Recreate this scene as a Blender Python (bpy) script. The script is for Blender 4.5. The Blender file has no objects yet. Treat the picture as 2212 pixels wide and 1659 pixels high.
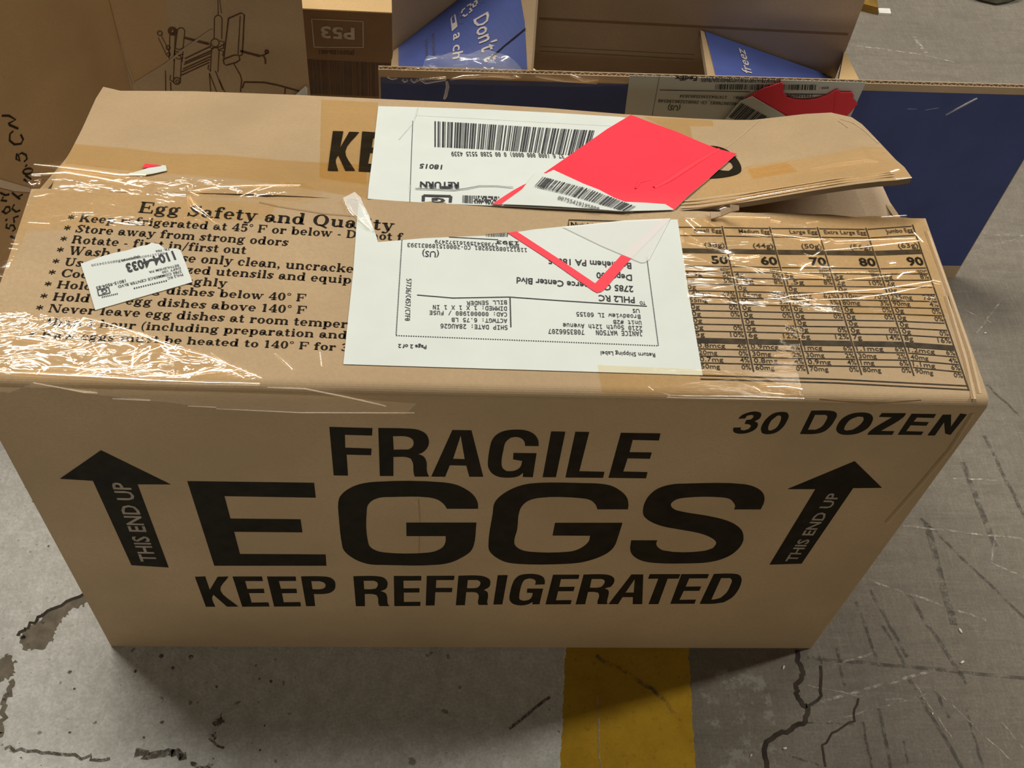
import bpy, bmesh, math, random
from mathutils import Vector, Matrix, noise
from mathutils.geometry import delaunay_2d_cdt, tessellate_polygon

S = bpy.context.scene
COL = S.collection
# ------------------------------------------------------------------ camera
FPX = 2372.33
CAM = Vector((0.2670, -0.3911, 0.9215))
ROT = Matrix(((0.9968, -0.0215, -0.0775), (-0.0287, 0.8044, -0.5934), (0.0751, 0.5937, 0.8012)))
cam_data = bpy.data.cameras.new('camera')
cam_data.sensor_width = 36.0
cam_data.sensor_fit = 'HORIZONTAL'
cam_data.lens = FPX / 2212 * 36.0
cam_data.clip_start = 0.01
cam = bpy.data.objects.new('camera', cam_data)
cam.matrix_world = Matrix.Translation(CAM) @ ROT.to_quaternion().to_matrix().to_4x4()
ROT = ROT.to_quaternion().to_matrix()
COL.objects.link(cam)
S.camera = cam
# ------------------------------------------------------------------ world, lamps, exposure
S.view_settings.view_transform = 'Standard'
S.view_settings.look = 'None'
S.view_settings.gamma = 1.0
S.view_settings.use_curve_mapping = False
S.view_settings.exposure = 0.0
world = bpy.data.worlds.new('warehouse_air')
S.world = world
world.use_nodes = True
world.node_tree.nodes['Background'].inputs[0].default_value = (1.0, 0.92, 0.78, 1)
world.node_tree.nodes['Background'].inputs[1].default_value = 0.008


def lamp(name, loc, target, sx, sy, power, color=(1.0, 0.94, 0.83)):
    d = bpy.data.lights.new(name, 'AREA')
    d.shape = 'RECTANGLE'
    d.size, d.size_y = sx, sy
    d.energy = power
    d.color = color
    o = bpy.data.objects.new(name, d)
    COL.objects.link(o)
    o.location = loc
    o.rotation_euler = (Vector(target) - Vector(loc)).to_track_quat('-Z', 'Y').to_euler()
    return o


lamp('ceiling_tube_lamp', (-0.25, 0.95, 2.6), (0.1, 0.3, 0), 1.3, 0.16, 45)
lamp('ceiling_tube_lamp', (2.3, 0.55, 2.3), (0.5, 0.1, 0), 0.16, 1.0, 31)
lamp('ceiling_tube_lamp', (-1.1, 1.6, 2.6), (0.0, 0.1, 0), 1.3, 0.12, 16)
lamp('ceiling_tube_lamp', (1.55, 1.6, 2.6), (0.5, 0.1, 0), 1.2, 0.09, 14)
lamp('upper_fill_light', (-0.3, -3.4, 2.5), (0.4, 0.5, 0.2), 1.4, 0.3, 8)  # added fill from high in front, brightens the boxes behind
lamp('front_fill_light', (0.9, -6.0, 0.75), (0.4, 0, 0.25), 3.0, 0.9, 45, (1.0, 0.88, 0.68))  # unseen low fill, added to brighten the carton's front face


# ------------------------------------------------------------------ pixel -> place helpers (pixels of the 2212 x 1659 photograph)
def ray(px, py):
    return ROT @ Vector(((px - 1106) / FPX, -(py - 829.5) / FPX, -1.0))


def at_z(px, py, z=0.0):
    d = ray(px, py)
    return CAM + d * ((z - CAM.z) / d.z)


def at_y(px, py, y=0.0):
    d = ray(px, py)
    return CAM + d * ((y - CAM.y) / d.y)


def at_plane(px, py, o, n):
    d = ray(px, py)
    return CAM + d * ((o - CAM).dot(n) / d.dot(n))


# ------------------------------------------------------------------ materials
def nodes_of(name):
    m = bpy.data.materials.new(name)
    m.use_nodes = True
    nt = m.node_tree
    return m, nt, nt.nodes['Principled BSDF']


def N(nt, kind, **kw):
    n = nt.nodes.new(kind)
    for k, v in kw.items():
        setattr(n, k, v)
    return n


def L(nt, a, b):
    nt.links.new(a, b)


def mixc(nt, fac, a, b, blend='MIX'):
    n = N(nt, 'ShaderNodeMix', data_type='RGBA', blend_type=blend)
    for sock, v in ((n.inputs[0], fac), (n.inputs[6], a), (n.inputs[7], b)):
        if isinstance(v, (int, float)):
            sock.default_value = v
        elif isinstance(v, tuple):
            sock.default_value = (*v, 1)
        else:
            L(nt, v, sock)
    return n.outputs[2]


def math_(nt, op, a, b=0.0, c=None, clamp=False):
    n = N(nt, 'ShaderNodeMath', operation=op)
    n.use_clamp = clamp
    for i, v in enumerate((a, b, c)):
        if v is None:
            continue
        if isinstance(v, (int, float)):
            n.inputs[i].default_value = v
        else:
            L(nt, v, n.inputs[i])
    return n.outputs[0]


def noise_(nt, vec, scale, detail=3.0, rough=0.55, dist=0.0):
    n = N(nt, 'ShaderNodeTexNoise')
    n.inputs['Scale'].default_value = scale
    n.inputs['Detail'].default_value = detail
    n.inputs['Roughness'].default_value = rough
    n.inputs['Distortion'].default_value = dist
    if vec is not None:
        L(nt, vec, n.inputs['Vector'])
    return n.outputs['Fac']


def ramp(nt, fac, lo, hi):
    n = N(nt, 'ShaderNodeMapRange')
    n.inputs[1].default_value, n.inputs[2].default_value = lo, hi
    L(nt, fac, n.inputs[0])
    return n.outputs[0]


def mapping(nt, vec, scale=(1, 1, 1), rot=(0, 0, 0)):
    n = N(nt, 'ShaderNodeMapping')
    n.inputs['Scale'].default_value = scale
    n.inputs['Rotation'].default_value = rot
    L(nt, vec, n.inputs['Vector'])
    return n.outputs[0]


def kraft(name, base, dark=0.82, rough=0.75, mott=7.0):
    m, nt, b = nodes_of(name)
    co = N(nt, 'ShaderNodeTexCoord').outputs['Object']
    big = ramp(nt, noise_(nt, co, mott, 4, 0.6), 0.3, 0.7)
    fib = ramp(nt, noise_(nt, mapping(nt, co, (1, 1, 1.6)), 420, 3, 0.65), 0.25, 0.75)
    spk = ramp(nt, noise_(nt, co, 160, 2, 0.5), 0.68, 0.8)
    d = tuple(c * dark for c in base)
    l = tuple(min(1, c * 1.10) for c in base)
    c = mixc(nt, big, d, l)
    c = mixc(nt, math_(nt, 'MULTIPLY', fib, 0.55), c, tuple(x * 0.74 for x in base))
    c = mixc(nt, math_(nt, 'MULTIPLY', spk, 0.18), c, tuple(x * 0.55 for x in base))
    L(nt, c, b.inputs['Base Color'])
    b.inputs['Roughness'].default_value = rough
    b.inputs['Specular IOR Level'].default_value = 0.25
    bp = N(nt, 'ShaderNodeBump')
    bp.inputs['Strength'].default_value = 0.12
    bp.inputs['Distance'].default_value = 0.001
    L(nt, noise_(nt, co, 130, 3), bp.inputs['Height'])
    L(nt, bp.outputs[0], b.inputs['Normal'])
    return m


def plain(name, col, rough=0.6, var=0.12, scale=60, spec=0.3):
    m, nt, b = nodes_of(name)
    co = N(nt, 'ShaderNodeTexCoord').outputs['Object']
    f = ramp(nt, noise_(nt, co, scale, 4), 0.3, 0.7)
    c = mixc(nt, f, tuple(x * (1 - var) for x in col), tuple(min(1, x * (1 + var)) for x in col))
    L(nt, c, b.inputs['Base Color'])
    b.inputs['Roughness'].default_value = rough
    b.inputs['Specular IOR Level'].default_value = spec
    return m


def film(name, tint, gloss, rough, bump, bscale):
    m, nt, b = nodes_of(name)
    nt.nodes.remove(b)
    out = nt.nodes['Material Output']
    co = N(nt, 'ShaderNodeTexCoord').outputs['Object']
    tr = N(nt, 'ShaderNodeBsdfTransparent')
    tr.inputs[0].default_value = (*tint, 1)
    gl = N(nt, 'ShaderNodeBsdfGlossy')
    gl.inputs['Roughness'].default_value = rough
    gl.inputs['Color'].default_value = (1, 1, 1, 1)
    bp = N(nt, 'ShaderNodeBump')
    bp.inputs['Strength'].default_value = bump
    bp.inputs['Distance'].default_value = 0.004
    h = noise_(nt, mapping(nt, co, (0.6, 1.5, 1.5)), bscale, 3, 0.55, 1.2)
    L(nt, h, bp.inputs['Height'])
    L(nt, bp.outputs[0], gl.inputs['Normal'])
    lw = N(nt, 'ShaderNodeFresnel')
    lw.inputs[0].default_value = 1.5
    L(nt, bp.outputs[0], lw.inputs['Normal'])
    fac = math_(nt, 'MINIMUM', math_(nt, 'MULTIPLY', lw.outputs[0], gloss), 0.45)
    L(nt, mixc(nt, fac, (0, 0, 0), (1, 1, 1)), gl.inputs['Color'])
    mx = N(nt, 'ShaderNodeAddShader')
    L(nt, tr.outputs[0], mx.inputs[0])
    L(nt, gl.outputs[0], mx.inputs[1])
    L(nt, mx.outputs[0], out.inputs[0])
    return m


M = {}
M['kraft'] = kraft('kraft_board', (0.455, 0.327, 0.192))
M['kraft_in'] = kraft('kraft_board_inside', (0.62, 0.475, 0.325))  # inside board, paler in colour to stand in for missing front light
M['kraft_shaded'] = kraft('dull_brown_board', (0.34, 0.205, 0.09))  # browner board, its colour darkened further for the shade on that side
M['kraft_bench'] = kraft('pale_brown_board', (0.56, 0.41, 0.25))
M['kraft_edge'] = kraft('torn_board_edge', (0.46, 0.345, 0.225))
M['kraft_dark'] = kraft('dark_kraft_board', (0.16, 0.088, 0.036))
M['kraft_tan'] = kraft('tan_kraft_board', (0.46, 0.30, 0.145))
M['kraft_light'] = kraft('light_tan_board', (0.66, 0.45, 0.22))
M['edge_dark'] = kraft('dark_board_edge', (0.20, 0.15, 0.10))  # darker than the other board edges
M['crease'] = kraft('board_crease', (0.36, 0.235, 0.12))
M['crease_light'] = kraft('scuffed_board', (0.56, 0.42, 0.27))
M['ink'] = plain('black_print', (0.016, 0.012, 0.007), 0.7, 0.3, 90, 0.1)
M['ink_thin'] = plain('worn_black_print', (0.045, 0.032, 0.018), 0.6, 0.5, 150, 0.2)
M['ink_brown'] = plain('brown_line_print', (0.12, 0.062, 0.026), 0.7, 0.3, 90, 0.2)
M['ink_pale'] = plain('pale_print', (0.30, 0.25, 0.20), 0.7, 0.2, 90, 0.2)
M['band'] = plain('dark_brown_print', (0.06, 0.032, 0.016), 0.7, 0.4, 30, 0.2)
M['paper'] = plain('white_paper', (0.63, 0.675, 0.65), 0.6, 0.03, 30, 0.3)
M['paper_ink'] = plain('label_print', (0.045, 0.045, 0.05), 0.6, 0.2, 90, 0.2)
M['paper_grey'] = plain('faint_label_print', (0.58, 0.62, 0.61), 0.6, 0.1, 90, 0.2)
M['red'] = plain('red_sticker_paper', (0.90, 0.045, 0.075), 0.5, 0.05, 25, 0.35)
M['pink'] = plain('red_seen_through_film', (0.78, 0.60, 0.62), 0.5, 0.05, 25, 0.35)
M['blue'] = plain('blue_print', (0.062, 0.09, 0.29), 0.55, 0.12, 20, 0.3)
M['blue_ink'] = plain('pale_blue_print', (0.11, 0.12, 0.23), 0.6, 0.15, 90, 0.2)
M['blue_text'] = plain('white_print_on_blue', (0.52, 0.47, 0.47), 0.6, 0.15, 200, 0.2)
M['tape'] = film('clear_packing_tape', (0.96, 0.92, 0.83), 1.0, 0.09, 0.12, 40)
M['tape_flat'] = film('smooth_clear_tape', (0.95, 0.90, 0.79), 0.22, 0.1, 0.1, 40)
M['tape_crinkled'] = film('crinkled_clear_tape', (0.95, 0.92, 0.85), 1.9, 0.09, 0.3, 50)
M['tape_ridge'] = film('clear_tape_fold', (0.97, 0.95, 0.91), 5.0, 0.12, 0.05, 60)
M['tape_tan'] = film('yellowed_packing_tape', (0.92, 0.865, 0.735), 0.7, 0.2, 0.2, 40)
def cloudy(name, white, gloss, bump):
    m = film(name, (0.93, 0.94, 0.94), gloss, 0.2, bump, 60)
    nt = m.node_tree
    mx = [n for n in nt.nodes if n.type == 'ADD_SHADER'][0]
    df = N(nt, 'ShaderNodeBsdfDiffuse')
    df.inputs[0].default_value = (0.84, 0.86, 0.84, 1)
    m2 = N(nt, 'ShaderNodeMixShader')
    m2.inputs[0].default_value = white
    L(nt, mx.outputs[0], m2.inputs[1])
    L(nt, df.outputs[0], m2.inputs[2])
    L(nt, m2.outputs[0], nt.nodes['Material Output'].inputs[0])
    return m


M['film_white'] = cloudy('cloudy_film', 0.5, 1.4, 0.2)
M['pouch'] = cloudy('clear_pouch_film', 0.6, 0.3, 0.05)
M['tongue'] = cloudy('hazy_film', 0.10, 1.5, 0.2)
M['grey_thing'] = plain('grey_green_cloth', (0.17, 0.18, 0.145), 0.85, 0.3, 60, 0.2)
M['wood'] = plain('yellow_brown_board', (0.25, 0.145, 0.03), 0.7, 0.3, 60, 0.2)
M['scrap'] = plain('white_scrap', (0.8, 0.78, 0.74), 0.6, 0.1, 60, 0.3)
def worn(name, col, lo, hi, scale, most=1.0):
    m = plain(name, col, 0.9, 0.3, 90, 0.15)
    nt = m.node_tree
    co = N(nt, 'ShaderNodeTexCoord').outputs['Object']
    f = math_(nt, 'MULTIPLY', ramp(nt, noise_(nt, co, scale, 5, 0.7), lo, hi), most)
    mx = N(nt, 'ShaderNodeMixShader')
    tr = N(nt, 'ShaderNodeBsdfTransparent')
    L(nt, f, mx.inputs[0])
    L(nt, tr.outputs[0], mx.inputs[1])
    L(nt, nt.nodes['Principled BSDF'].outputs[0], mx.inputs[2])
    L(nt, mx.outputs[0], nt.nodes['Material Output'].inputs[0])
    return m


M['crack'] = plain('floor_crack_shade', (0.055, 0.045, 0.035), 0.9, 0.4, 60, 0.2)  # shade inside the cracks, put into a dark colour
M['scr_d'] = worn('floor_tyre_scrape', (0.10, 0.09, 0.078), 0.40, 0.66, 90, 0.75)
M['scr_l'] = worn('floor_pale_scratch', (0.48, 0.445, 0.385), 0.42, 0.62, 130, 0.85)
M['patch'] = worn('bare_concrete_chip', (0.19, 0.16, 0.12), 0.22, 0.45, 60, 0.95)
M['pit'] = worn('floor_pit', (0.12, 0.10, 0.08), 0.30, 0.55, 220, 0.9)


def floor_material():
    m, nt, b = nodes_of('painted_concrete')
    co = N(nt, 'ShaderNodeTexCoord').outputs['Object']
    sp = N(nt, 'ShaderNodeSeparateXYZ')
    L(nt, co, sp.inputs[0])
    x, y = sp.outputs[0], sp.outputs[1]
    # bare concrete with scrapes in two directions
    n1 = ramp(nt, noise_(nt, co, 5, 5, 0.65), 0.3, 0.72)
    c = mixc(nt, n1, (0.25, 0.222, 0.182), (0.40, 0.355, 0.29))
    n2 = ramp(nt, noise_(nt, mapping(nt, co, (10, 1.4, 1), (0, 0, 0.35)), 7, 5, 0.7), 0.48, 0.78)
    c = mixc(nt, math_(nt, 'MULTIPLY', n2, 0.6), c, (0.37, 0.33, 0.268))
    n3 = ramp(nt, noise_(nt, mapping(nt, co, (1.4, 11, 1), (0, 0, 0.3)), 6, 5, 0.7), 0.5, 0.75)
    c = mixc(nt, math_(nt, 'MULTIPLY', n3, 0.75), c, (0.18, 0.163, 0.14))
    n4 = ramp(nt, noise_(nt, co, 90, 8, 0.8), 0.40, 0.66)
    c = mixc(nt, math_(nt, 'MULTIPLY', n4, 0.55), c, (0.20, 0.178, 0.148))
    n5 = ramp(nt, noise_(nt, mapping(nt, co, (5, 1, 1), (0, 0, -0.5)), 40, 6, 0.75), 0.55, 0.72)
    c = mixc(nt, math_(nt, 'MULTIPLY', n5, 0.5), c, (0.45, 0.41, 0.34))
    f1 = ramp(nt, noise_(nt, co, 420, 4, 0.7), 0.36, 0.64)
    c = mixc(nt, math_(nt, 'MULTIPLY', f1, 0.5), c, (0.17, 0.152, 0.126))
    f2 = ramp(nt, noise_(nt, mapping(nt, co, (50, 3, 1), (0, 0, 0.3)), 9, 4, 0.7), 0.52, 0.68)
    c = mixc(nt, math_(nt, 'MULTIPLY', f2, 0.25), c, (0.46, 0.415, 0.345))
    f3 = ramp(nt, noise_(nt, mapping(nt, co, (3, 60, 1), (0, 0, 0.22)), 8, 4, 0.7), 0.54, 0.68)
    c = mixc(nt, math_(nt, 'MULTIPLY', f3, 0.25), c, (0.17, 0.152, 0.128))
    f4 = ramp(nt, noise_(nt, mapping(nt, co, (3, 55, 1), (0, 0, -0.9)), 7, 4, 0.7), 0.56, 0.68)
    c = mixc(nt, math_(nt, 'MULTIPLY', f4, 0.25), c, (0.46, 0.415, 0.345))
    # worn white paint left of the stripe
    w = ramp(nt, noise_(nt, co, 60, 9, 0.82), 0.40, 0.60)
    wc = mixc(nt, w, (0.74, 0.735, 0.69), (0.95, 0.95, 0.91))
    wf = ramp(nt, noise_(nt, co, 350, 5, 0.75), 0.42, 0.66)
    wc = mixc(nt, math_(nt, 'MULTIPLY', wf, 0.4), wc, (0.42, 0.405, 0.365))
    wg = ramp(nt, noise_(nt, mapping(nt, co, (3, 1, 1), (0, 0, 0.7)), 14, 6, 0.75), 0.52, 0.75)
    wc = mixc(nt, math_(nt, 'MULTIPLY', wg, 0.45), wc, (0.42, 0.405, 0.365))
    pits = ramp(nt, noise_(nt, co, 230, 3, 0.6), 0.68, 0.73)
    wc = mixc(nt, math_(nt, 'MULTIPLY', pits, 0.8), wc, (0.17, 0.15, 0.12))
    ps = ramp(nt, noise_(nt, co, 75, 2, 0.5), 0.70, 0.73)
    wc = mixc(nt, math_(nt, 'MULTIPLY', ps, 0.7), wc, (0.2, 0.18, 0.15))
    edge = math_(nt, 'ADD', x, math_(nt, 'MULTIPLY', y, -0.10))
    wob = math_(nt, 'MULTIPLY', math_(nt, 'SUBTRACT', noise_(nt, co, 130, 3), 0.5), 0.006)
    e1 = math_(nt, 'ADD', edge, wob)
    left = math_(nt, 'LESS_THAN', e1, 0.3958)
    c = mixc(nt, left, c, wc)
    # pale paint remnants right of the stripe
    rem = math_(nt, 'MULTIPLY', ramp(nt, noise_(nt, co, 48, 6, 0.72), 0.52, 0.6), math_(nt, 'LESS_THAN', x, 0.575))
    rem = math_(nt, 'MULTIPLY', rem, math_(nt, 'GREATER_THAN', x, 0.51))
    rem = math_(nt, 'MULTIPLY', rem, math_(nt, 'LESS_THAN', y, -0.02))
    c = mixc(nt, math_(nt, 'MULTIPLY', rem, 0.75), c, (0.46, 0.45, 0.40))
    # yellow stripe
    e2 = math_(nt, 'ADD', math_(nt, 'ADD', x, math_(nt, 'MULTIPLY', y, -0.067)), wob)
    st = math_(nt, 'MULTIPLY', math_(nt, 'GREATER_THAN', e1, 0.3958), math_(nt, 'LESS_THAN', e2, 0.507))
    yn = ramp(nt, noise_(nt, co, 22, 6, 0.7), 0.3, 0.75)
    yc = mixc(nt, yn, (0.52, 0.30, 0.012), (0.72, 0.44, 0.03))
    yd = ramp(nt, noise_(nt, co, 160, 3, 0.7), 0.58, 0.75)
    yc = mixc(nt, math_(nt, 'MULTIPLY', yd, 0.6), yc, (0.30, 0.17, 0.02))
    c = mixc(nt, st, c, yc)
    L(nt, c, b.inputs['Base Color'])
    b.inputs['Roughness'].default_value = 0.62
    b.inputs['Specular IOR Level'].default_value = 0.3
    bp = N(nt, 'ShaderNodeBump')
    bp.inputs['Strength'].default_value = 0.8
    bp.inputs['Distance'].default_value = 0.002
    L(nt, noise_(nt, co, 180, 9, 0.85), bp.inputs['Height'])
    L(nt, bp.outputs[0], b.inputs['Normal'])
    return m


M['floor'] = floor_material()


# ------------------------------------------------------------------ mesh collecting
class MB:
    """collects faces with a material each; build() links them as ONE mesh object"""

    def __init__(self):
        self.v, self.f, self.m = [], [], []

    def face(self, pts, mat):
        i = len(self.v)
        self.v += [Vector(p) for p in pts]
        self.f.append(tuple(range(i, i + len(pts))))
        self.m.append(mat)

    def mesh(self, verts, faces, mat):
        i = len(self.v)
        self.v += [Vector(p) for p in verts]
        for f in faces:
            self.f.append(tuple(k + i for k in f))
            self.m.append(mat)

    def prism(self, a, b, mat, edge=None):
        """solid between two matching rings of points (a in front, b behind)"""
        n = len(a)
        self.mesh(a, [tuple(range(n))], mat)
        self.mesh(b, [tuple(reversed(range(n)))], mat if edge is None else edge[1])
        e = mat if edge is None else edge[0]
        for i in range(n):
            j = (i + 1) % n
            self.mesh([a[j], a[i], b[i], b[j]], [(0, 1, 2, 3)], e)

    def box(self, lo, hi, mat):
        x0, y0, z0 = lo
        x1, y1, z1 = hi
        self.prism([(x0, y0, z0), (x1, y0, z0), (x1, y0, z1), (x0, y0, z1)],
                   [(x0, y1, z0), (x1, y1, z0), (x1, y1, z1), (x0, y1, z1)], mat)

    def build(self, name, parent=None, smooth=False, base=None, bevel=0):
        if base is None:
            base = Vector(parent['_base']) if parent is not None and '_base' in parent else Vector((0, 0, 0))
        base = Vector(base)
        me = bpy.data.meshes.new(name)
        me.from_pydata([v - base for v in self.v], [], self.f)
        names = list(dict.fromkeys(self.m))
        for k in names:
            me.materials.append(M[k])
        me.polygons.foreach_set('material_index', [names.index(k) for k in self.m])
        if smooth:
            me.polygons.foreach_set('use_smooth', [True] * len(me.polygons))
        me.update()
        o = bpy.data.objects.new(name, me)
        COL.objects.link(o)
        if parent is not None:
            o.parent = parent
            o['_base'] = tuple(base)
        else:
            o.location = base
            o['_base'] = tuple(base)
        if bevel:
            md = o.modifiers.new('bevel', 'BEVEL')
            md.width, md.segments, md.limit_method = bevel, 2, 'ANGLE'
        return o


def thing(name, label, cat, loc, group=None):
    o = bpy.data.objects.new(name, None)
    o.empty_display_size = 0.05
    COL.objects.link(o)
    o.location = loc
    o['_base'] = tuple(loc)
    o['label'], o['category'] = label, cat
    if group:
        o['group'] = group
    return o


def tag(o, label, cat, group=None):
    o['label'], o['category'] = label, cat
    if group:
        o['group'] = group
    return o


# ------------------------------------------------------------------ surfaces a print or label can lie on
class Plane:
    def __init__(self, o, n):
        self.o, self.n = Vector(o), Vector(n).normalized()

    def __call__(self, px, py):
        return at_plane(px, py, self.o, self.n)

    def lift(self, p, d):
        return p + self.n * d


class Height:
    """z = fn(x, y)"""

    def __init__(self, fn):
        self.fn, self.n = fn, Vector((0, 0, 1))

    def __call__(self, px, py):
        z = 0.38
        for _ in range(25):
            p = at_z(px, py, z)
            z = 0.5 * z + 0.5 * self.fn(p.x, p.y)
        return at_z(px, py, z)

    def lift(self, p, d):
        return Vector((p.x, p.y, self.fn(p.x, p.y) + d))


class Patch:
    """bilinear sheet through four corners a(0,0) b(1,0) c(1,1) d(0,1)"""

    def __init__(self, a, b, c, d):
        self.q = [Vector(p) for p in (a, b, c, d)]
        a, b, c, d = self.q
        self.n = (c - a).cross(d - b).normalized()
        self.o = (a + b + c + d) / 4

    def pt(self, u, v):
        a, b, c, d = self.q
        return a * (1 - u) * (1 - v) + b * u * (1 - v) + c * u * v + d * (1 - u) * v

    def __call__(self, px, py):
        p = at_plane(px, py, self.o, self.n)
        u = v = 0.5
        for _ in range(12):       # closest uv to the ray point, then slide along the ray
            e = 1e-4
            s = self.pt(u, v)
            du, dv = (self.pt(u + e, v) - s) / e, (self.pt(u, v + e) - s) / e
            d = ray(px, py)
            A = Matrix((du, dv, -d)).transposed()
            r = A.inverted_safe() @ (CAM - s)
            u, v = u + r[0], v + r[1]
            p = self.pt(u, v)
        return p

    def uv(self, p):
        """sheet coordinates of a point seen square-on"""
        u = v = 0.5
        for _ in range(12):
            e = 1e-4
            s = self.pt(u, v)
            A = Matrix(((self.pt(u + e, v) - s) / e, (self.pt(u, v + e) - s) / e, self.n)).transposed()
            r = A.inverted_safe() @ (p - s)
            u, v = u + r[0], v + r[1]
        return Vector((u, v))

    def lift(self, p, d):
        u, v = self.uv(p)
        return self.pt(min(.999, max(.001, u)), min(.999, max(.001, v))) + self.n * d


def cdt(pts2, step):
    """triangulated polygon with interior points every step"""
    n = len(pts2)
    vs = [Vector(p) for p in pts2]
    # densify the rim
    rim = []
    for i in range(n):
        a, b = vs[i], vs[(i + 1) % n]
        k = max(1, int((b - a).length / step)) if step else 1
        rim += [a + (b - a) * (j / k) for j in range(k)]
    pts = list(rim)
    if step:
        xs, ys = [p.x for p in rim], [p.y for p in rim]
        nx, ny = int((max(xs) - min(xs)) / step) + 1, int((max(ys) - min(ys)) / step) + 1
        for j in range(1, ny):
            for i in range(nx):
                p = Vector((min(xs) + (i + 0.5 * (j % 2)) * step, min(ys) + j * step))
                if inside(p, rim):
                    pts.append(p)
    r = delaunay_2d_cdt(pts, [], [list(range(len(rim)))], 1, 1e-7)
    return r[0], r[2], len(rim)


def inside(p, poly):
    c = False
    n = len(poly)
    for i in range(n):
        a, b = poly[i], poly[i - 1]
        if (a.y > p.y) != (b.y > p.y) and p.x < (b.x - a.x) * (p.y - a.y) / (b.y - a.y) + a.x:
            c = not c
    return c


def frame(n):
    n = Vector(n)
    u = Vector((1, 0, 0)) - n * n.x
    u.normalize()
    return u, n.cross(u)


def sheet(mb, surf, pix, mat, lift=0.0004, step=0.0, thick=0.0, edge=None, back=None, bump=None):
    """a flat piece with this outline (pixels) lying on surf; thick > 0 gives it a body below"""
    world_pts = [surf(*p) if len(p) == 2 else Vector(p) for p in pix]
    sheet_w(mb, surf, world_pts, mat, lift, step, thick, edge, back, bump)


def sheet_w(mb, surf, W, mat, lift=0.0004, step=0.0, thick=0.0, edge=None, back=None, bump=None):
    if isinstance(surf, Height):
        to2 = lambda p: Vector((p.x, p.y))
        to3 = lambda q: surf.lift(Vector((q[0], q[1], 0)), lift)
    elif isinstance(surf, Patch):
        to2 = surf.uv
        to3 = lambda q: surf.pt(min(.999, max(.001, q[0])), min(.999, max(.001, q[1]))) + surf.n * lift
    else:
        u, w = frame(surf.n)
        o = surf.o
        k = (W[0] - o).dot(surf.n)
        to2 = lambda p: Vector(((p - o).dot(u), (p - o).dot(w)))
        to3 = lambda q: o + u * q[0] + w * q[1] + surf.n * (lift + k)
    v2, fs, _ = cdt([to2(p) for p in W], step)
    top = [to3(q) for q in v2]
    if bump:
        top = [p + surf.n * bump(p) for p in top]
    ori = []
    for f in fs:
        a, b, c = (top[i] for i in f[:3])
        ori.append(tuple(f) if (b - a).cross(c - a).dot(surf.n) > 0 else tuple(reversed(f)))
    mb.mesh(top, ori, mat)
    if thick:
        bot = [p - surf.n * thick for p in top]
        mb.mesh(bot, [tuple(reversed(f)) for f in ori], back or mat)
        cnt = {}
        for f in ori:
            for i in range(len(f)):
                cnt[(f[i], f[(i + 1) % len(f)])] = 1
        for (a, b) in list(cnt):
            if (b, a) not in cnt:
                mb.mesh([top[b], top[a], bot[a], bot[b]], [(0, 1, 2, 3)], edge or mat)


def ribbon(mb, surf, pix, w, mat, lift=0.0004):
    """a painted line of width w along pixels"""
    P = [surf(*p) for p in pix]
    ribbon_w(mb, surf, P, w, mat, lift)


def ribbon_w(mb, surf, P, w, mat, lift=0.0004):
    n = surf.n
    Lp, Rp = [], []
    for i, p in enumerate(P):
        a, b = P[max(i - 1, 0)], P[min(i + 1, len(P) - 1)]
        d = (b - a)
        s = n.cross(d).normalized() * (w / 2)
        Lp.append(surf.lift(p + s, lift))
        Rp.append(surf.lift(p - s, lift))
    vs = Lp + Rp
    k = len(P)
    mb.mesh(vs, [(i, i + 1, k + i + 1, k + i) if False else (k + i, k + i + 1, i + 1, i) for i in range(k - 1)], mat)


def fold(mb, surf, pix, r, mat, lift=0.0):
    """a raised half-round wrinkle of film along pixels"""
    P = [surf(*p) for p in pix]
    n = surf.n
    rings = []
    K = len(P)
    for i, p in enumerate(P):
        a, b = P[max(i - 1, 0)], P[min(i + 1, K - 1)]
        s = n.cross(b - a).normalized()
        rr = r * (0.35 + 0.65 * math.sin(math.pi * (i + 0.35) / (K - 0.3)))
        base = surf.lift(p, lift)
        rings.append([base + s * rr * math.cos(t) * 1.3 + n * rr * math.sin(t) for t in [k * math.pi / 6 for k in range(7)]])
    vs = [q for g in rings for q in g]
    fs = []
    for i in range(K - 1):
        for j in range(6):
            fs.append((i * 7 + j, (i + 1) * 7 + j, (i + 1) * 7 + j + 1, i * 7 + j + 1))
    mb.mesh(vs, fs, mat)


# ------------------------------------------------------------------ lettering
FONT_CACHE = {}


def get_font(which):
    if which in FONT_CACHE:
        return FONT_CACHE[which]
    f = None
    if which == 'sans':          # Blender's own built-in face
        return None
    fname = 'DejaVuSansMono.woff2'
    for kind in ('LOCAL', 'SYSTEM'):
        try:
            import os
            p = os.path.join(bpy.utils.resource_path(kind), 'datafiles', 'fonts', fname)
            if os.path.exists(p):
                f = bpy.data.fonts.load(p)
                break
        except Exception:
            f = None
    FONT_CACHE[which] = f
    return f


TXT = {}


def text2d(s, font='sans', bold=0.0):
    key = (s, font, bold)
    if key in TXT:
        return TXT[key]
    cu = bpy.data.curves.new('lettering', 'FONT')
    cu.body = s
    f = get_font(font)
    if f:
        cu.font = f
    cu.offset = bold
    cu.resolution_u = 2
    cu.size = 1.0
    ob = bpy.data.objects.new('lettering', cu)
    COL.objects.link(ob)
    dg = bpy.context.evaluated_depsgraph_get()
    me = bpy.data.meshes.new_from_object(ob.evaluated_get(dg))
    vs = [(v.co.x, v.co.y) for v in me.vertices]
    fs = [tuple(p.vertices) for p in me.polygons]
    bpy.data.objects.remove(ob)
    bpy.data.curves.remove(cu)
    bpy.data.meshes.remove(me)
    TXT[key] = (vs, fs)
    return TXT[key]


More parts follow.
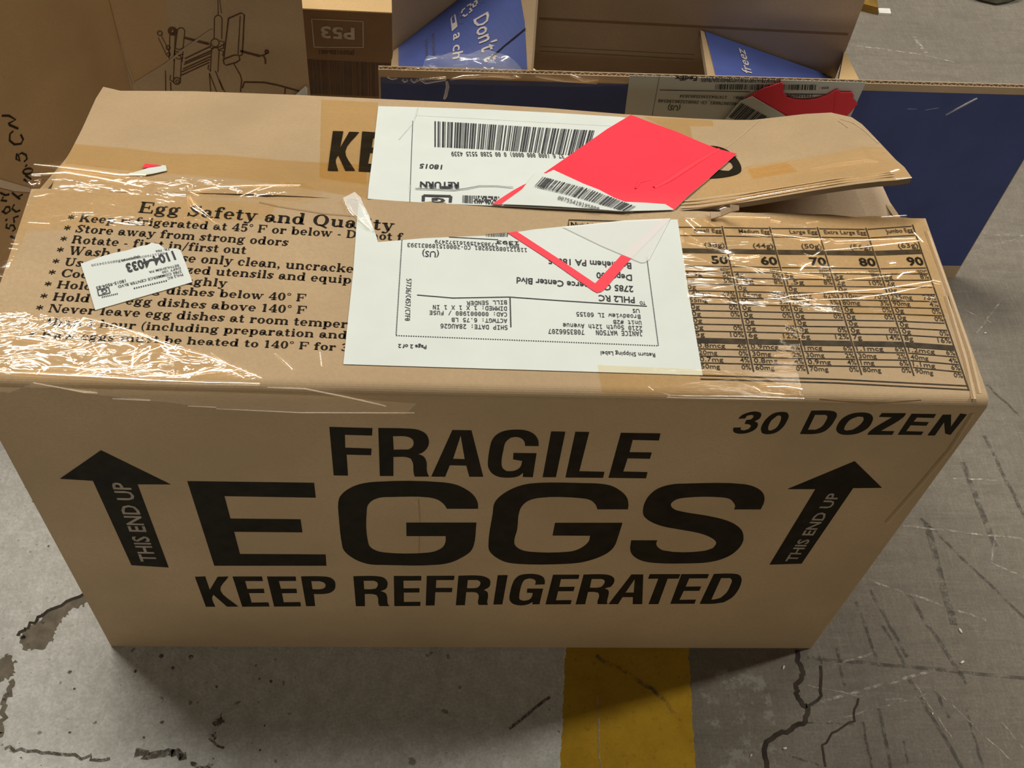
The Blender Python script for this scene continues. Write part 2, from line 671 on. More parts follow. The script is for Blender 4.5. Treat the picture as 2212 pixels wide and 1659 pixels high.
def put2d(mb, surf, vs, fs, A, B, h, mat, hunit, lift, xr=None):
    """2D outline in text units laid from A to B on surf; hunit text units become h metres"""
    xs = [v[0] for v in vs]
    x0, x1 = xr or (min(xs), max(xs))
    u = (B - A)
    Ln = u.length
    u.normalize()
    up = surf.n.cross(u)
    up.normalize()
    out = []
    for x, y in vs:
        p = A + u * ((x - x0) / (x1 - x0) * Ln) + up * (y / hunit * h)
        out.append(surf.lift(p, lift))
    ori = []
    for f in fs:
        a, b, c = out[f[0]], out[f[1]], out[f[2]]
        ori.append(f if (b - a).cross(c - a).dot(surf.n) > 0 else tuple(reversed(f)))
    mb.mesh(out, ori, mat)


def text(mb, surf, s, a, b, top, mat='paper_ink', font='sans', bold=0.0, lift=0.0006):
    """string from pixel a to pixel b (its baseline); top = a pixel level with the top of its capitals"""
    A, B, T = surf(*a), surf(*b), surf(*top)
    u = (B - A).normalized()
    h = ((T - A) - u * (T - A).dot(u)).length
    vs, fs = text2d(s, font, bold)
    if not vs:
        return
    put2d(mb, surf, vs, fs, A, B, h, mat, 0.512 if get_font(font) else 0.688, lift)


# --- bold slab-serif alphabet built from bars, rings and strokes (capital height 1, x-height 0.68)
T_, H_, SF = 0.20, 0.075, 0.07


def rect(x0, y0, x1, y1):
    return ([(x0, y0), (x1, y0), (x1, y1), (x0, y1)], [(0, 1, 2, 3)])


def ring(cx, cy, rx, ry, tx, ty, a0=0, a1=360, n=18, e=2.0):
    vs, fs = [], []
    for i in range(n + 1):
        a = math.radians(a0 + (a1 - a0) * i / n)
        c, s = math.cos(a), math.sin(a)
        c = math.copysign(abs(c) ** (2 / e), c)
        s = math.copysign(abs(s) ** (2 / e), s)
        vs += [(cx + rx * c, cy + ry * s), (cx + (rx - tx) * c, cy + (ry - ty) * s)]
    for i in range(n):
        fs.append((2 * i, 2 * i + 2, 2 * i + 3, 2 * i + 1))
    return vs, fs


def poly(*pts):
    return (list(pts), [tuple(range(len(pts)))])


def stroke(w, *pts):
    vs, fs = [], []
    n = len(pts)
    for i, p in enumerate(pts):
        a, b = pts[max(i - 1, 0)], pts[min(i + 1, n - 1)]
        dx, dy = b[0] - a[0], b[1] - a[1]
        l = math.hypot(dx, dy) or 1
        ww = w[i] if isinstance(w, (list, tuple)) else w
        vs += [(p[0] - dy / l * ww / 2, p[1] + dx / l * ww / 2), (p[0] + dy / l * ww / 2, p[1] - dx / l * ww / 2)]
    for i in range(n - 1):
        fs.append((2 * i, 2 * i + 2, 2 * i + 3, 2 * i + 1))
    return vs, fs


def stem(x, y0, y1, foot=True, head=False, headfull=False):
    r = [rect(x, y0, x + T_, y1)]
    if foot:
        r.append(rect(x - SF, y0, x + T_ + SF, y0 + H_))
    if head:
        r.append(rect(x - SF, y1 - H_, x + T_, y1))
    if headfull:
        r.append(rect(x - SF, y1 - H_, x + T_ + SF, y1))
    return r


def scurve(w, h, y0=0.0):
    return [stroke([0.09, .14, .19, .21, .19, .14, .09], (w * .95, y0 + h * .80), (w * .72, y0 + h * .95), (w * .30, y0 + h * .90), (w * .22, y0 + h * .68),
                   (w * .5, y0 + h * .52)) if False else
            stroke([.07, .09, .13, .19, .22, .19, .13, .09, .07],
                   (w * .88, y0 + h * .74), (w * .76, y0 + h * .90), (w * .5, y0 + h * .955), (w * .22, y0 + h * .80), (w * .48, y0 + h * .53),
                   (w * .80, y0 + h * .27), (w * .54, y0 + h * .045), (w * .26, y0 + h * .09), (w * .12, y0 + h * .27)),
            rect(w * .84, y0 + h * .66, w * .95, y0 + h), rect(w * .06, y0, w * .17, y0 + h * .34)]


XH = 0.68
GL = {
    'E': (0.92, stem(.10, 0, 1, headfull=True) + [rect(.1, 0, .84, H_), rect(.1, 1 - H_, .8, 1), rect(.3, .47, .58, .54), rect(.55, .36, .63, .66), rect(.77, 0, .86, .3), rect(.73, .72, .82, 1)]),
    'F': (0.86, stem(.10, 0, 1, headfull=True) + [rect(.1, 1 - H_, .8, 1), rect(.3, .46, .56, .53), rect(.54, .35, .62, .65), rect(.73, .7, .82, 1)]),
    'K': (1.0, stem(.10, 0, 1, headfull=True) + [stroke(.08, (.3, .38), (.78, .95)), stroke(.22, (.44, .56), (.84, .05)), rect(.6, 1 - H_, .95, 1), rect(.62, 0, 1.0, H_)]),
    'S': (0.78, scurve(.78, 1.0)),
    'R': (0.98, stem(.10, 0, 1, headfull=True) + [ring(.44, .745, .36, .255, .21, H_, -90, 90), rect(.25, 1 - H_, .46, 1), rect(.25, .49, .46, .49 + H_), stroke(.2, (.6, .50), (.7, .38), (.74, .12), (.90, .04))]),
    'W': (1.35, [stroke(.2, (.16, 1), (.42, 0)), stroke(.08, (.42, 0), (.68, .9)), stroke(.2, (.62, 1), (.9, 0)), stroke(.08, (.9, 0), (1.2, 1)), rect(0, 1 - H_, .36, 1), rect(.5, 1 - H_, .82, 1), rect(1.06, 1 - H_, 1.34, 1)]),
    'U': (0.98, [rect(.12, .3, .32, 1), rect(.02, 1 - H_, .44, 1), ring(.47, .3, .35, .31, .2, .1, 180, 360), rect(.72, .3, .82, 1), rect(.62, 1 - H_, .94, 1)]),
    'C': (0.92, [ring(.5, .5, .46, .52, .22, H_, 40, 320), rect(.78, .64, .87, 1), rect(.80, .14, .87, .34)]),
    'H': (1.06, stem(.10, 0, 1, headfull=True) + stem(.74, 0, 1, headfull=True) + [rect(.2, .46, .8, .54)]),
    'N': (1.06, [rect(.12, 0, .2, 1), rect(.02, 0, .32, H_), rect(.02, 1 - H_, .3, 1), poly((.1, 1), (.34, 1), (.92, 0), (.72, 0)), rect(.84, 0, .92, 1), rect(.7, 1 - H_, 1.02, 1)]),
    'D': (1.0, stem(.10, 0, 1, headfull=True) + [ring(.42, .5, .50, .5, .22, H_, -90, 90), rect(.2, 0, .44, H_), rect(.2, 1 - H_, .44, 1)]),
    'Q': (1.04, [ring(.5, .5, .47, .52, .22, H_), stroke([.1, .16, .1], (.42, .08), (.64, .0), (.9, -.18))]),
    'a': (0.74, [rect(.42, .1, .60, .46), ring(.34, .46, .26, .23, .18, .08, 0, 160), ring(.28, .2, .24, .21, .19, .07), rect(.28, .34, .46, .41), rect(.05, .40, .2, .5), stroke(.1, (.58, .1), (.66, .03), (.74, .08))]),
    'b': (0.80, [rect(.1, 0, .29, 1.03), rect(.02, .955, .2, 1.03), ring(.44, .34, .32, .355, .20, H_)]),
    'c': (0.64, [ring(.34, .34, .31, .355, .20, H_, 45, 320), rect(.46, .40, .6, .54)]),
    'd': (0.82, [rect(.50, 0, .69, 1.03), rect(.42, .955, .6, 1.03), rect(.6, 0, .78, H_), ring(.35, .34, .32, .355, .20, H_)]),
    'e': (0.68, [ring(.34, .34, .31, .355, .19, H_, 0, 318), rect(.1, .31, .64, .375)]),
    'f': (0.52, stem(.12, 0, .8) + [ring(.38, .8, .26, .24, .19, .09, 40, 180), rect(.0, XH - .08, .46, XH), rect(.42, .82, .56, .96)]),
    'g': (0.74, [ring(.32, .43, .27, .26, .18, .07), stroke(.1, (.5, .62), (.6, .7), (.7, .66)), ring(.34, -.08, .32, .18, .13, .09), stroke(.12, (.12, .24), (.14, .14), (.4, .08), (.5, .06))]),
    'h': (0.84, stem(.10, 0, 1.03, head=True) + [ring(.44, .45, .30, .24, .19, .10, 0, 130)] + [rect(.55, 0, .74, .46), rect(.48, 0, .81, H_)]),
    'i': (0.42, stem(.12, 0, XH, head=True) + [ring(.21, .90, .11, .11, .11, .11, n=10)]),
    'k': (0.82, stem(.10, 0, 1.03, head=True) + [stroke(.08, (.28, .26), (.62, .64)), stroke(.19, (.38, .42), (.70, .05)), rect(.48, XH - H_, .78, XH), rect(.52, 0, .84, H_)]),
    'l': (0.42, stem(.12, 0, 1.03, head=True)),
    'm': (1.24, stem(.10, 0, XH, head=True) + [ring(.44, .45, .30, .24, .19, .10, 0, 130), rect(.55, 0, .74, .46), rect(.49, 0, .80, H_), ring(.86, .45, .30, .24, .19, .10, 0, 130), rect(.97, 0, 1.16, .46), rect(.90, 0, 1.23, H_)]),
    'n': (0.84, stem(.10, 0, XH, head=True) + [ring(.44, .45, .30, .24, .19, .10, 0, 130), rect(.55, 0, .74, .46), rect(.48, 0, .81, H_)]),
    'o': (0.70, [ring(.35, .34, .32, .355, .20, H_)]),
    'p': (0.80, [rect(.1, -.28, .29, XH), rect(.02, XH - H_, .2, XH), rect(.02, -.28, .37, -.28 + H_), ring(.44, .34, .32, .355, .20, H_)]),
    'q': (0.80, [rect(.50, -.28, .69, XH), rect(.42, -.28, .77, -.28 + H_), ring(.35, .34, .32, .355, .20, H_)]),
    'r': (0.62, stem(.10, 0, XH, head=True) + [ring(.46, .44, .24, .24, .14, .10, 50, 170), rect(.44, .48, .6, .66)]),
    's': (0.60, scurve(.60, XH)),
    't': (0.52, [rect(.13, .1, .32, .9), rect(.02, XH - .08, .46, XH), ring(.32, .14, .19, .15, .12, .08, 180, 350)]),
    'u': (0.84, [rect(.10, .2, .29, XH), rect(.02, XH - H_, .2, XH), ring(.36, .22, .26, .23, .19, .1, 180, 330), rect(.53, 0, .72, XH), rect(.44, XH - H_, .6, XH), rect(.6, 0, .82, H_)]),
    'v': (0.76, [stroke(.2, (.16, XH), (.40, 0)), stroke(.08, (.38, .02), (.62, XH)), rect(0, XH - H_, .34, XH), rect(.48, XH - H_, .76, XH)]),
    'w': (1.08, [stroke(.18, (.15, XH), (.34, 0)), stroke(.07, (.34, 0), (.54, .6)), stroke(.18, (.5, XH), (.72, 0)), stroke(.07, (.72, 0), (.94, XH)), rect(0, XH - H_, .32, XH), rect(.40, XH - H_, .64, XH), rect(.8, XH - H_, 1.08, XH)]),
    'x': (0.76, [stroke(.2, (.14, XH), (.60, 0)), stroke(.08, (.60, XH), (.14, 0)), rect(0, XH - H_, .32, XH), rect(.46, XH - H_, .74, XH), rect(0, 0, .28, H_), rect(.44, 0, .76, H_)]),
    'y': (0.76, [stroke(.2, (.16, XH), (.42, 0)), stroke(.08, (.62, XH), (.38, -.1), (.26, -.22), (.14, -.22)), rect(0, XH - H_, .34, XH), rect(.48, XH - H_, .76, XH), rect(.04, -.26, .2, -.12)]),
    'z': (0.64, [rect(.06, 0, .58, H_), rect(.06, XH - H_, .58, XH), stroke(.2, (.14, .04), (.50, .64)), rect(.5, 0, .58, .26), rect(.06, .42, .14, XH)]),
    '0': (0.72, [ring(.36, .5, .32, .51, .2, H_)]),
    '1': (0.60, stem(.2, 0, 1) + [rect(.08, .86, .3, .94)]),
    '3': (0.70, [ring(.32, .74, .28, .27, .18, .08, -90, 160), ring(.32, .26, .32, .27, .2, .08, -160, 90), rect(.2, .47, .36, .54)]),
    '4': (0.74, [rect(.4, 0, .59, 1), rect(.26, 0, .72, H_), rect(.02, .24, .72, .32), stroke(.09, (.08, .28), (.46, .98))]),
    '5': (0.70, [ring(.33, .31, .32, .33, .2, .08, -150, 140), rect(.1, .46, .18, .98), rect(.1, .82, .6, .98)]),
    '(': (0.40, [ring(.55, .4, .48, .72, .12, .04, 115, 245)]),
    ')': (0.40, [ring(-.15, .4, .48, .72, .12, .04, -65, 65)]),
    '-': (0.44, [rect(.08, .26, .36, .36)]),
    '.': (0.30, [ring(.15, .1, .1, .1, .1, .1, n=10)]),
    ',': (0.32, [ring(.15, .1, .1, .1, .1, .1, n=10), stroke(.07, (.22, .08), (.2, -.06), (.1, -.16))]),
    '/': (0.50, [stroke(.1, (.06, -.12), (.44, 1.05))]),
    '°': (0.44, [ring(.22, .84, .17, .17, .06, .06, n=14)]),
    '*': (0.70, [stroke([.12, .06, .12], (.35 + .3 * math.cos(a), .5 + .3 * math.sin(a)), (.35, .5), (.35 - .3 * math.cos(a), .5 - .3 * math.sin(a))) for a in (math.pi / 2, math.pi / 2 + 1.047, math.pi / 2 - 1.047)]),
    ' ': (0.36, []),
}


def serif2d(s):
    x = 0.0
    vs, fs = [], []
    for ch in s:
        w, prims = GL.get(ch, GL['-'])
        for pv, pf in prims:
            k = len(vs)
            vs += [(x + a, b) for a, b in pv]
            fs += [tuple(i + k for i in f) for f in pf]
        x += w + 0.03
    return vs, fs, x


def serif(mb, surf, s, a, b, top, mat='ink', lift=0.0003):
    A, B, Tp = surf(*a), surf(*b), surf(*top)
    u = (B - A).normalized()
    h = ((Tp - A) - u * (Tp - A).dot(u)).length
    vs, fs, w = serif2d(s)
    put2d(mb, surf, vs, fs, A, B, h, mat, 1.0, lift, (0, w))


def smooth_loop(P, k=3):
    n = len(P)
    E = [(P[(i + 1) % n] - P[i]) for i in range(n)]
    soft = [E[i - 1].angle(E[i], 0.0) < 0.75 for i in range(n)]
    tan = [(E[i - 1].normalized() + E[i].normalized()).normalized() for i in range(n)]
    out = []
    for i in range(n):
        a, b, j = P[i], P[(i + 1) % n], (i + 1) % n
        out.append(a)
        if not (soft[i] or soft[j]):
            continue
        l = E[i].length
        t0 = (tan[i] if soft[i] else E[i].normalized()) * l
        t1 = (tan[j] if soft[j] else E[i].normalized()) * l
        for q in range(1, k + 1):
            t = q / (k + 1)
            out.append(a * (2 * t ** 3 - 3 * t ** 2 + 1) + t0 * (t ** 3 - 2 * t ** 2 + t) + b * (3 * t ** 2 - 2 * t ** 3) + t1 * (t ** 3 - t ** 2))
    return out


def traced(mb, surf, sc, ox, oy, outer, holes=(), mat='ink', lift=0.0003):
    """a printed letter: outline points written as 'x,y x,y ...' in a magnified view (scale sc, corner ox, oy)"""
    def pts(t):
        return [surf(ox + float(p.split(',')[0]) / sc, oy + float(p.split(',')[1]) / sc) for p in t.split()]
    loops = [smooth_loop(pts(t)) for t in (outer, *holes)]
    u, w = frame(surf.n) if not isinstance(surf, Height) else (Vector((1, 0, 0)), Vector((0, 1, 0)))
    l2 = [[Vector((p.dot(u), p.dot(w), 0)) for p in lp] for lp in loops]
    tris = tessellate_polygon(l2)
    flat = [surf.lift(p, lift) for lp in loops for p in lp]
    ori = []
    for f in tris:
        a, b, c = (flat[i] for i in f)
        ori.append(tuple(f) if (b - a).cross(c - a).dot(surf.n) > 0 else tuple(reversed(f)))
    mb.mesh(flat, ori, mat)


def barcode(mb, surf, tl, tr, br, bl, n, seed, mat='paper_ink', lift=0.0007, fill=0.52):
    rnd = random.Random(seed)
    A, B, C, D = (surf(*p) for p in (tl, tr, br, bl))
    x, xs = 0.0, []
    while len(xs) < n:
        w = rnd.choice((1, 1, 2, 2, 3))
        g = rnd.choice((1, 1, 2, 3)) * (1 - fill) / 0.5
        xs.append((x, x + w))
        x += w + g
    tot = xs[-1][1]
    for a, b in xs:
        a, b = a / tot, b / tot
        q = [A.lerp(B, a), A.lerp(B, b), D.lerp(C, b), D.lerp(C, a)]
        q = [surf.lift(p, lift) for p in q]
        if (q[1] - q[0]).cross(q[3] - q[0]).dot(surf.n) < 0:
            q.reverse()
        mb.face(q, mat)


def dashes(mb, surf, a, b, n, w, mat='paper_ink', lift=0.0007):
    A, B = surf(*a), surf(*b)
    for i in range(n):
        p, q = A.lerp(B, i / n), A.lerp(B, (i + 0.55) / n)
        ribbon_w(mb, surf, [p, q], w, mat, lift)


W_, H_BOX, YS, YB, HB = 0.62, 0.3849, 0.1611, 0.315, 0.345


def K(sc, ox, oy):
    return lambda x, y: (ox + x / sc, oy + y / sc)


# ------------------------------------------------------------------ floor
def build_floor():
    mb = MB()
    mb.face([(-4, -3, 0), (5, -3, 0), (5, 6, 0), (-4, 6, 0)], 'floor')
    fl = Plane((0, 0, 0), (0, 0, 1))
    k = K(1.9892, 1100, 1360)
    rnd = random.Random(5)

    def jag(pts, w, mat, lift, n=4, amp=0.0012):
        P = [fl(*p) for p in pts]
        out = []
        for a, b in zip(P, P[1:]):
            for i in range(n):
                q = a.lerp(b, i / n)
                out.append(q + Vector((rnd.uniform(-amp, amp), rnd.uniform(-amp, amp), 0)))
        out.append(P[-1])
        ribbon_w(mb, fl, out, w, mat, lift)

    def rag(pts, mat, lift, amp=0.0018, n=9):
        P = [fl(*p) for p in pts]
        out = []
        for a, b in zip(P, P[1:] + P[:1]):
            for i in range(n):
                q = a.lerp(b, i / n)
                out.append(q + Vector((rnd.uniform(-amp, amp), rnd.uniform(-amp, amp), 0)))
        sheet_w(mb, fl, out, mat, lift)
    # long crack on the right
    jag([k(1235, 92), k(1245, 150), k(1268, 190), k(1238, 225), k(1235, 280), k(1255, 320), k(1290, 330), k(1270, 390), k(1215, 430), k(1140, 460), k(1100, 495), k(1108, 600)], 0.0042, 'crack', 0.0004)
    jag([k(1340, 160), k(1340, 290), k(1290, 325)], 0.0026, 'crack', 0.00042)
    jag([k(1500, 300), k(1480, 390), k(1390, 450), k(1345, 500), k(1360, 590)], 0.0018, 'crack', 0.00042)
    # dark tyre scrapes and pale scratches on the bare concrete
    for a, b, w in ((k(1280, 120), k(2230, 210), .0032), (k(1330, 100), k(1345, 150), .002), (k(1600, -20), k(1700, 150), .003),
                    (k(1405, 80), k(1440, 240), .003), (k(1720, 210), k(1950, 600), .0035), (k(1590, 340), k(1640, 600), .003),
                    (k(1520, 400), k(1560, 600), .0022), (k(1690, 480), k(1720, 600), .0022), (k(1820, 240), k(1890, 380), .003),
                    (k(1960, 340), k(2040, 600), .0025), (k(1250, 400), k(1480, 405), .0014), (k(1130, 520), k(1330, 580), .002),
                    ((2125, 940), (2230, 1150), .004), ((1960, 1280), (2090, 1480), .004), ((1870, 1260), (1960, 1420), .0035),
                    ((2130, 830), (2205, 900), .003), ((2080, 1000), (2150, 1180), .006), ((2000, 1130), (2060, 1350), .007),
                    ((1990, 1120), (2230, 1350), .003), ((1850, 1300), (1900, 1440), .003)):
        jag([a, b], w, 'scr_d', 0.0002 + rnd.uniform(0, .0001), 8, 0.0008)
    for a, b, w in ((k(1340, 310), k(1830, 175), .0026), (k(1380, 160), k(1560, 100), .002), (k(1620, 300), k(1690, 296), .002),
                    (k(1280, 240), k(1520, 290), .0014), (k(1740, 230), k(1900, 460), .0013), (k(2100, 380), k(2212, 520), .0018),
                    ((1870, 1250), (2130, 1340), .0024), ((1950, 1135), (2212, 1165), .0022), ((2060, 1035), (2160, 1037), .002),
                    ((2130, 1210), (2215, 1250), .002), ((2150, 1160), (2140, 1215), .0018), ((2010, 570), (2212, 512), .0012),
                    ((2120, 505), (2212, 510), .003), ((2060, 660), (2150, 700), .0013), ((2110, 720), (2170, 640), .0018),
                    ((1840, 98), (1990, 118), .0035), ((2000, 120), (2060, 135), .002), ((1975, 80), (2000, 115), .006),
                    ((1300, 1720), (1290, 1500), .0012), ((2020, 1490), (2180, 1640), .0016), ((1790, 1560), (2000, 1500), .0016)):
        jag([a, b], w, 'scr_l', 0.00031 + rnd.uniform(0, .00008), 8, 0.0008)
    # chipped paint patches on the left
    k = K(2.1857, 0, 900)
    rag([k(92, 1035), k(130, 1000), k(190, 960), k(200, 930), k(280, 890), k(400, 835), k(420, 870), k(330, 920), k(300, 950), k(270, 1000), k(255, 1050), k(210, 1095), k(110, 1100)], 'patch', 0.0003)
    rag([k(-30, 1150), k(40, 1125), k(75, 1160), k(60, 1230), k(-30, 1260)], 'patch', 0.0003)
    jag([k(60, 1230), k(30, 1330), k(10, 1480), k(-40, 1560)], 0.0045, 'patch', 0.00035, 6, .003)
    jag([k(92, 1035), k(180, 950), k(400, 835)], 0.003, 'crack', 0.0004, 8, .002)
    jag([k(20, 1560), k(200, 1590), k(420, 1610), k(520, 1615)], 0.0026, 'pit', 0.0004, 6, .002)
    jag([k(640, 1600), k(760, 1600), k(880, 1600)], 0.006, 'pit', 0.0004, 7, .004)
    rag([k(985, 1500), k(1025, 1490), k(1020, 1530)], 'pit', 0.0004, .0015)
    rag([k(1010, 1450), k(1050, 1400), k(1055, 1440), k(1030, 1465)], 'pit', 0.0004, .002)
    rag([k(900, 1635), k(1000, 1650), k(960, 1680)], 'pit', 0.0004, .002)
    jag([k(990, 1525), k(1060, 1565)], 0.002, 'pit', 0.0004)
    for i in range(70):
        x, y = rnd.uniform(-20, 620), rnd.uniform(940, 1690)
        p = fl(x, y)
        if p.y > 0.0 and p.x > -0.012:
            continue
        r = rnd.choice((.0009, .0012, .0014, .0018, .0026))
        n = 7
        mb.face([p + Vector((r * rnd.uniform(.5, 1.3) * math.cos(6.283 * i_ / n), r * rnd.uniform(.5, 1.1) * math.sin(6.283 * i_ / n), 0.00045)) for i_ in range(n)], 'pit')
    # scrape across the yellow stripe
    k = K(1.9892, 1100, 1360)
    jag([k(380, 115), k(620, 260), k(740, 390)], 0.0035, 'scr_d', 0.0004, 8, .0015)
    jag([k(0, 425), k(175, 290)], 0.0025, 'pit', 0.0004, 5, .001)
    o = mb.build('floor')
    o['kind'] = 'structure'
    return o


build_floor()

# ------------------------------------------------------------------ the egg carton in front
EGG = thing('egg_carton', 'large brown corrugated carton printed FRAGILE EGGS, standing in front on the floor', 'box', (0.31, 0.16, 0.0))
FRONT = Plane((0, 0, 0), (0, -1, 0))
TOP = Plane((0, 0, H_BOX), (0, 0, 1))


def sm(t):
    t = max(0.0, min(1.0, t))
    return t * t * (3 - 2 * t)


def z_back(x, y):
    k = max(0.0, min(1.0, (0.318 - y) / 0.15))
    z = H_BOX - max(0.0, y - 0.176) * (H_BOX - HB) / 0.139
    z += 0.034 * sm((x - 0.43) / 0.19) * k
    z += 0.011 * math.exp(-((x - 0.578) / 0.035) ** 2) * (1 - k)
    z += 0.0012 * math.sin(x * 31 + y * 20) * k
    return z


BACK = Height(z_back)

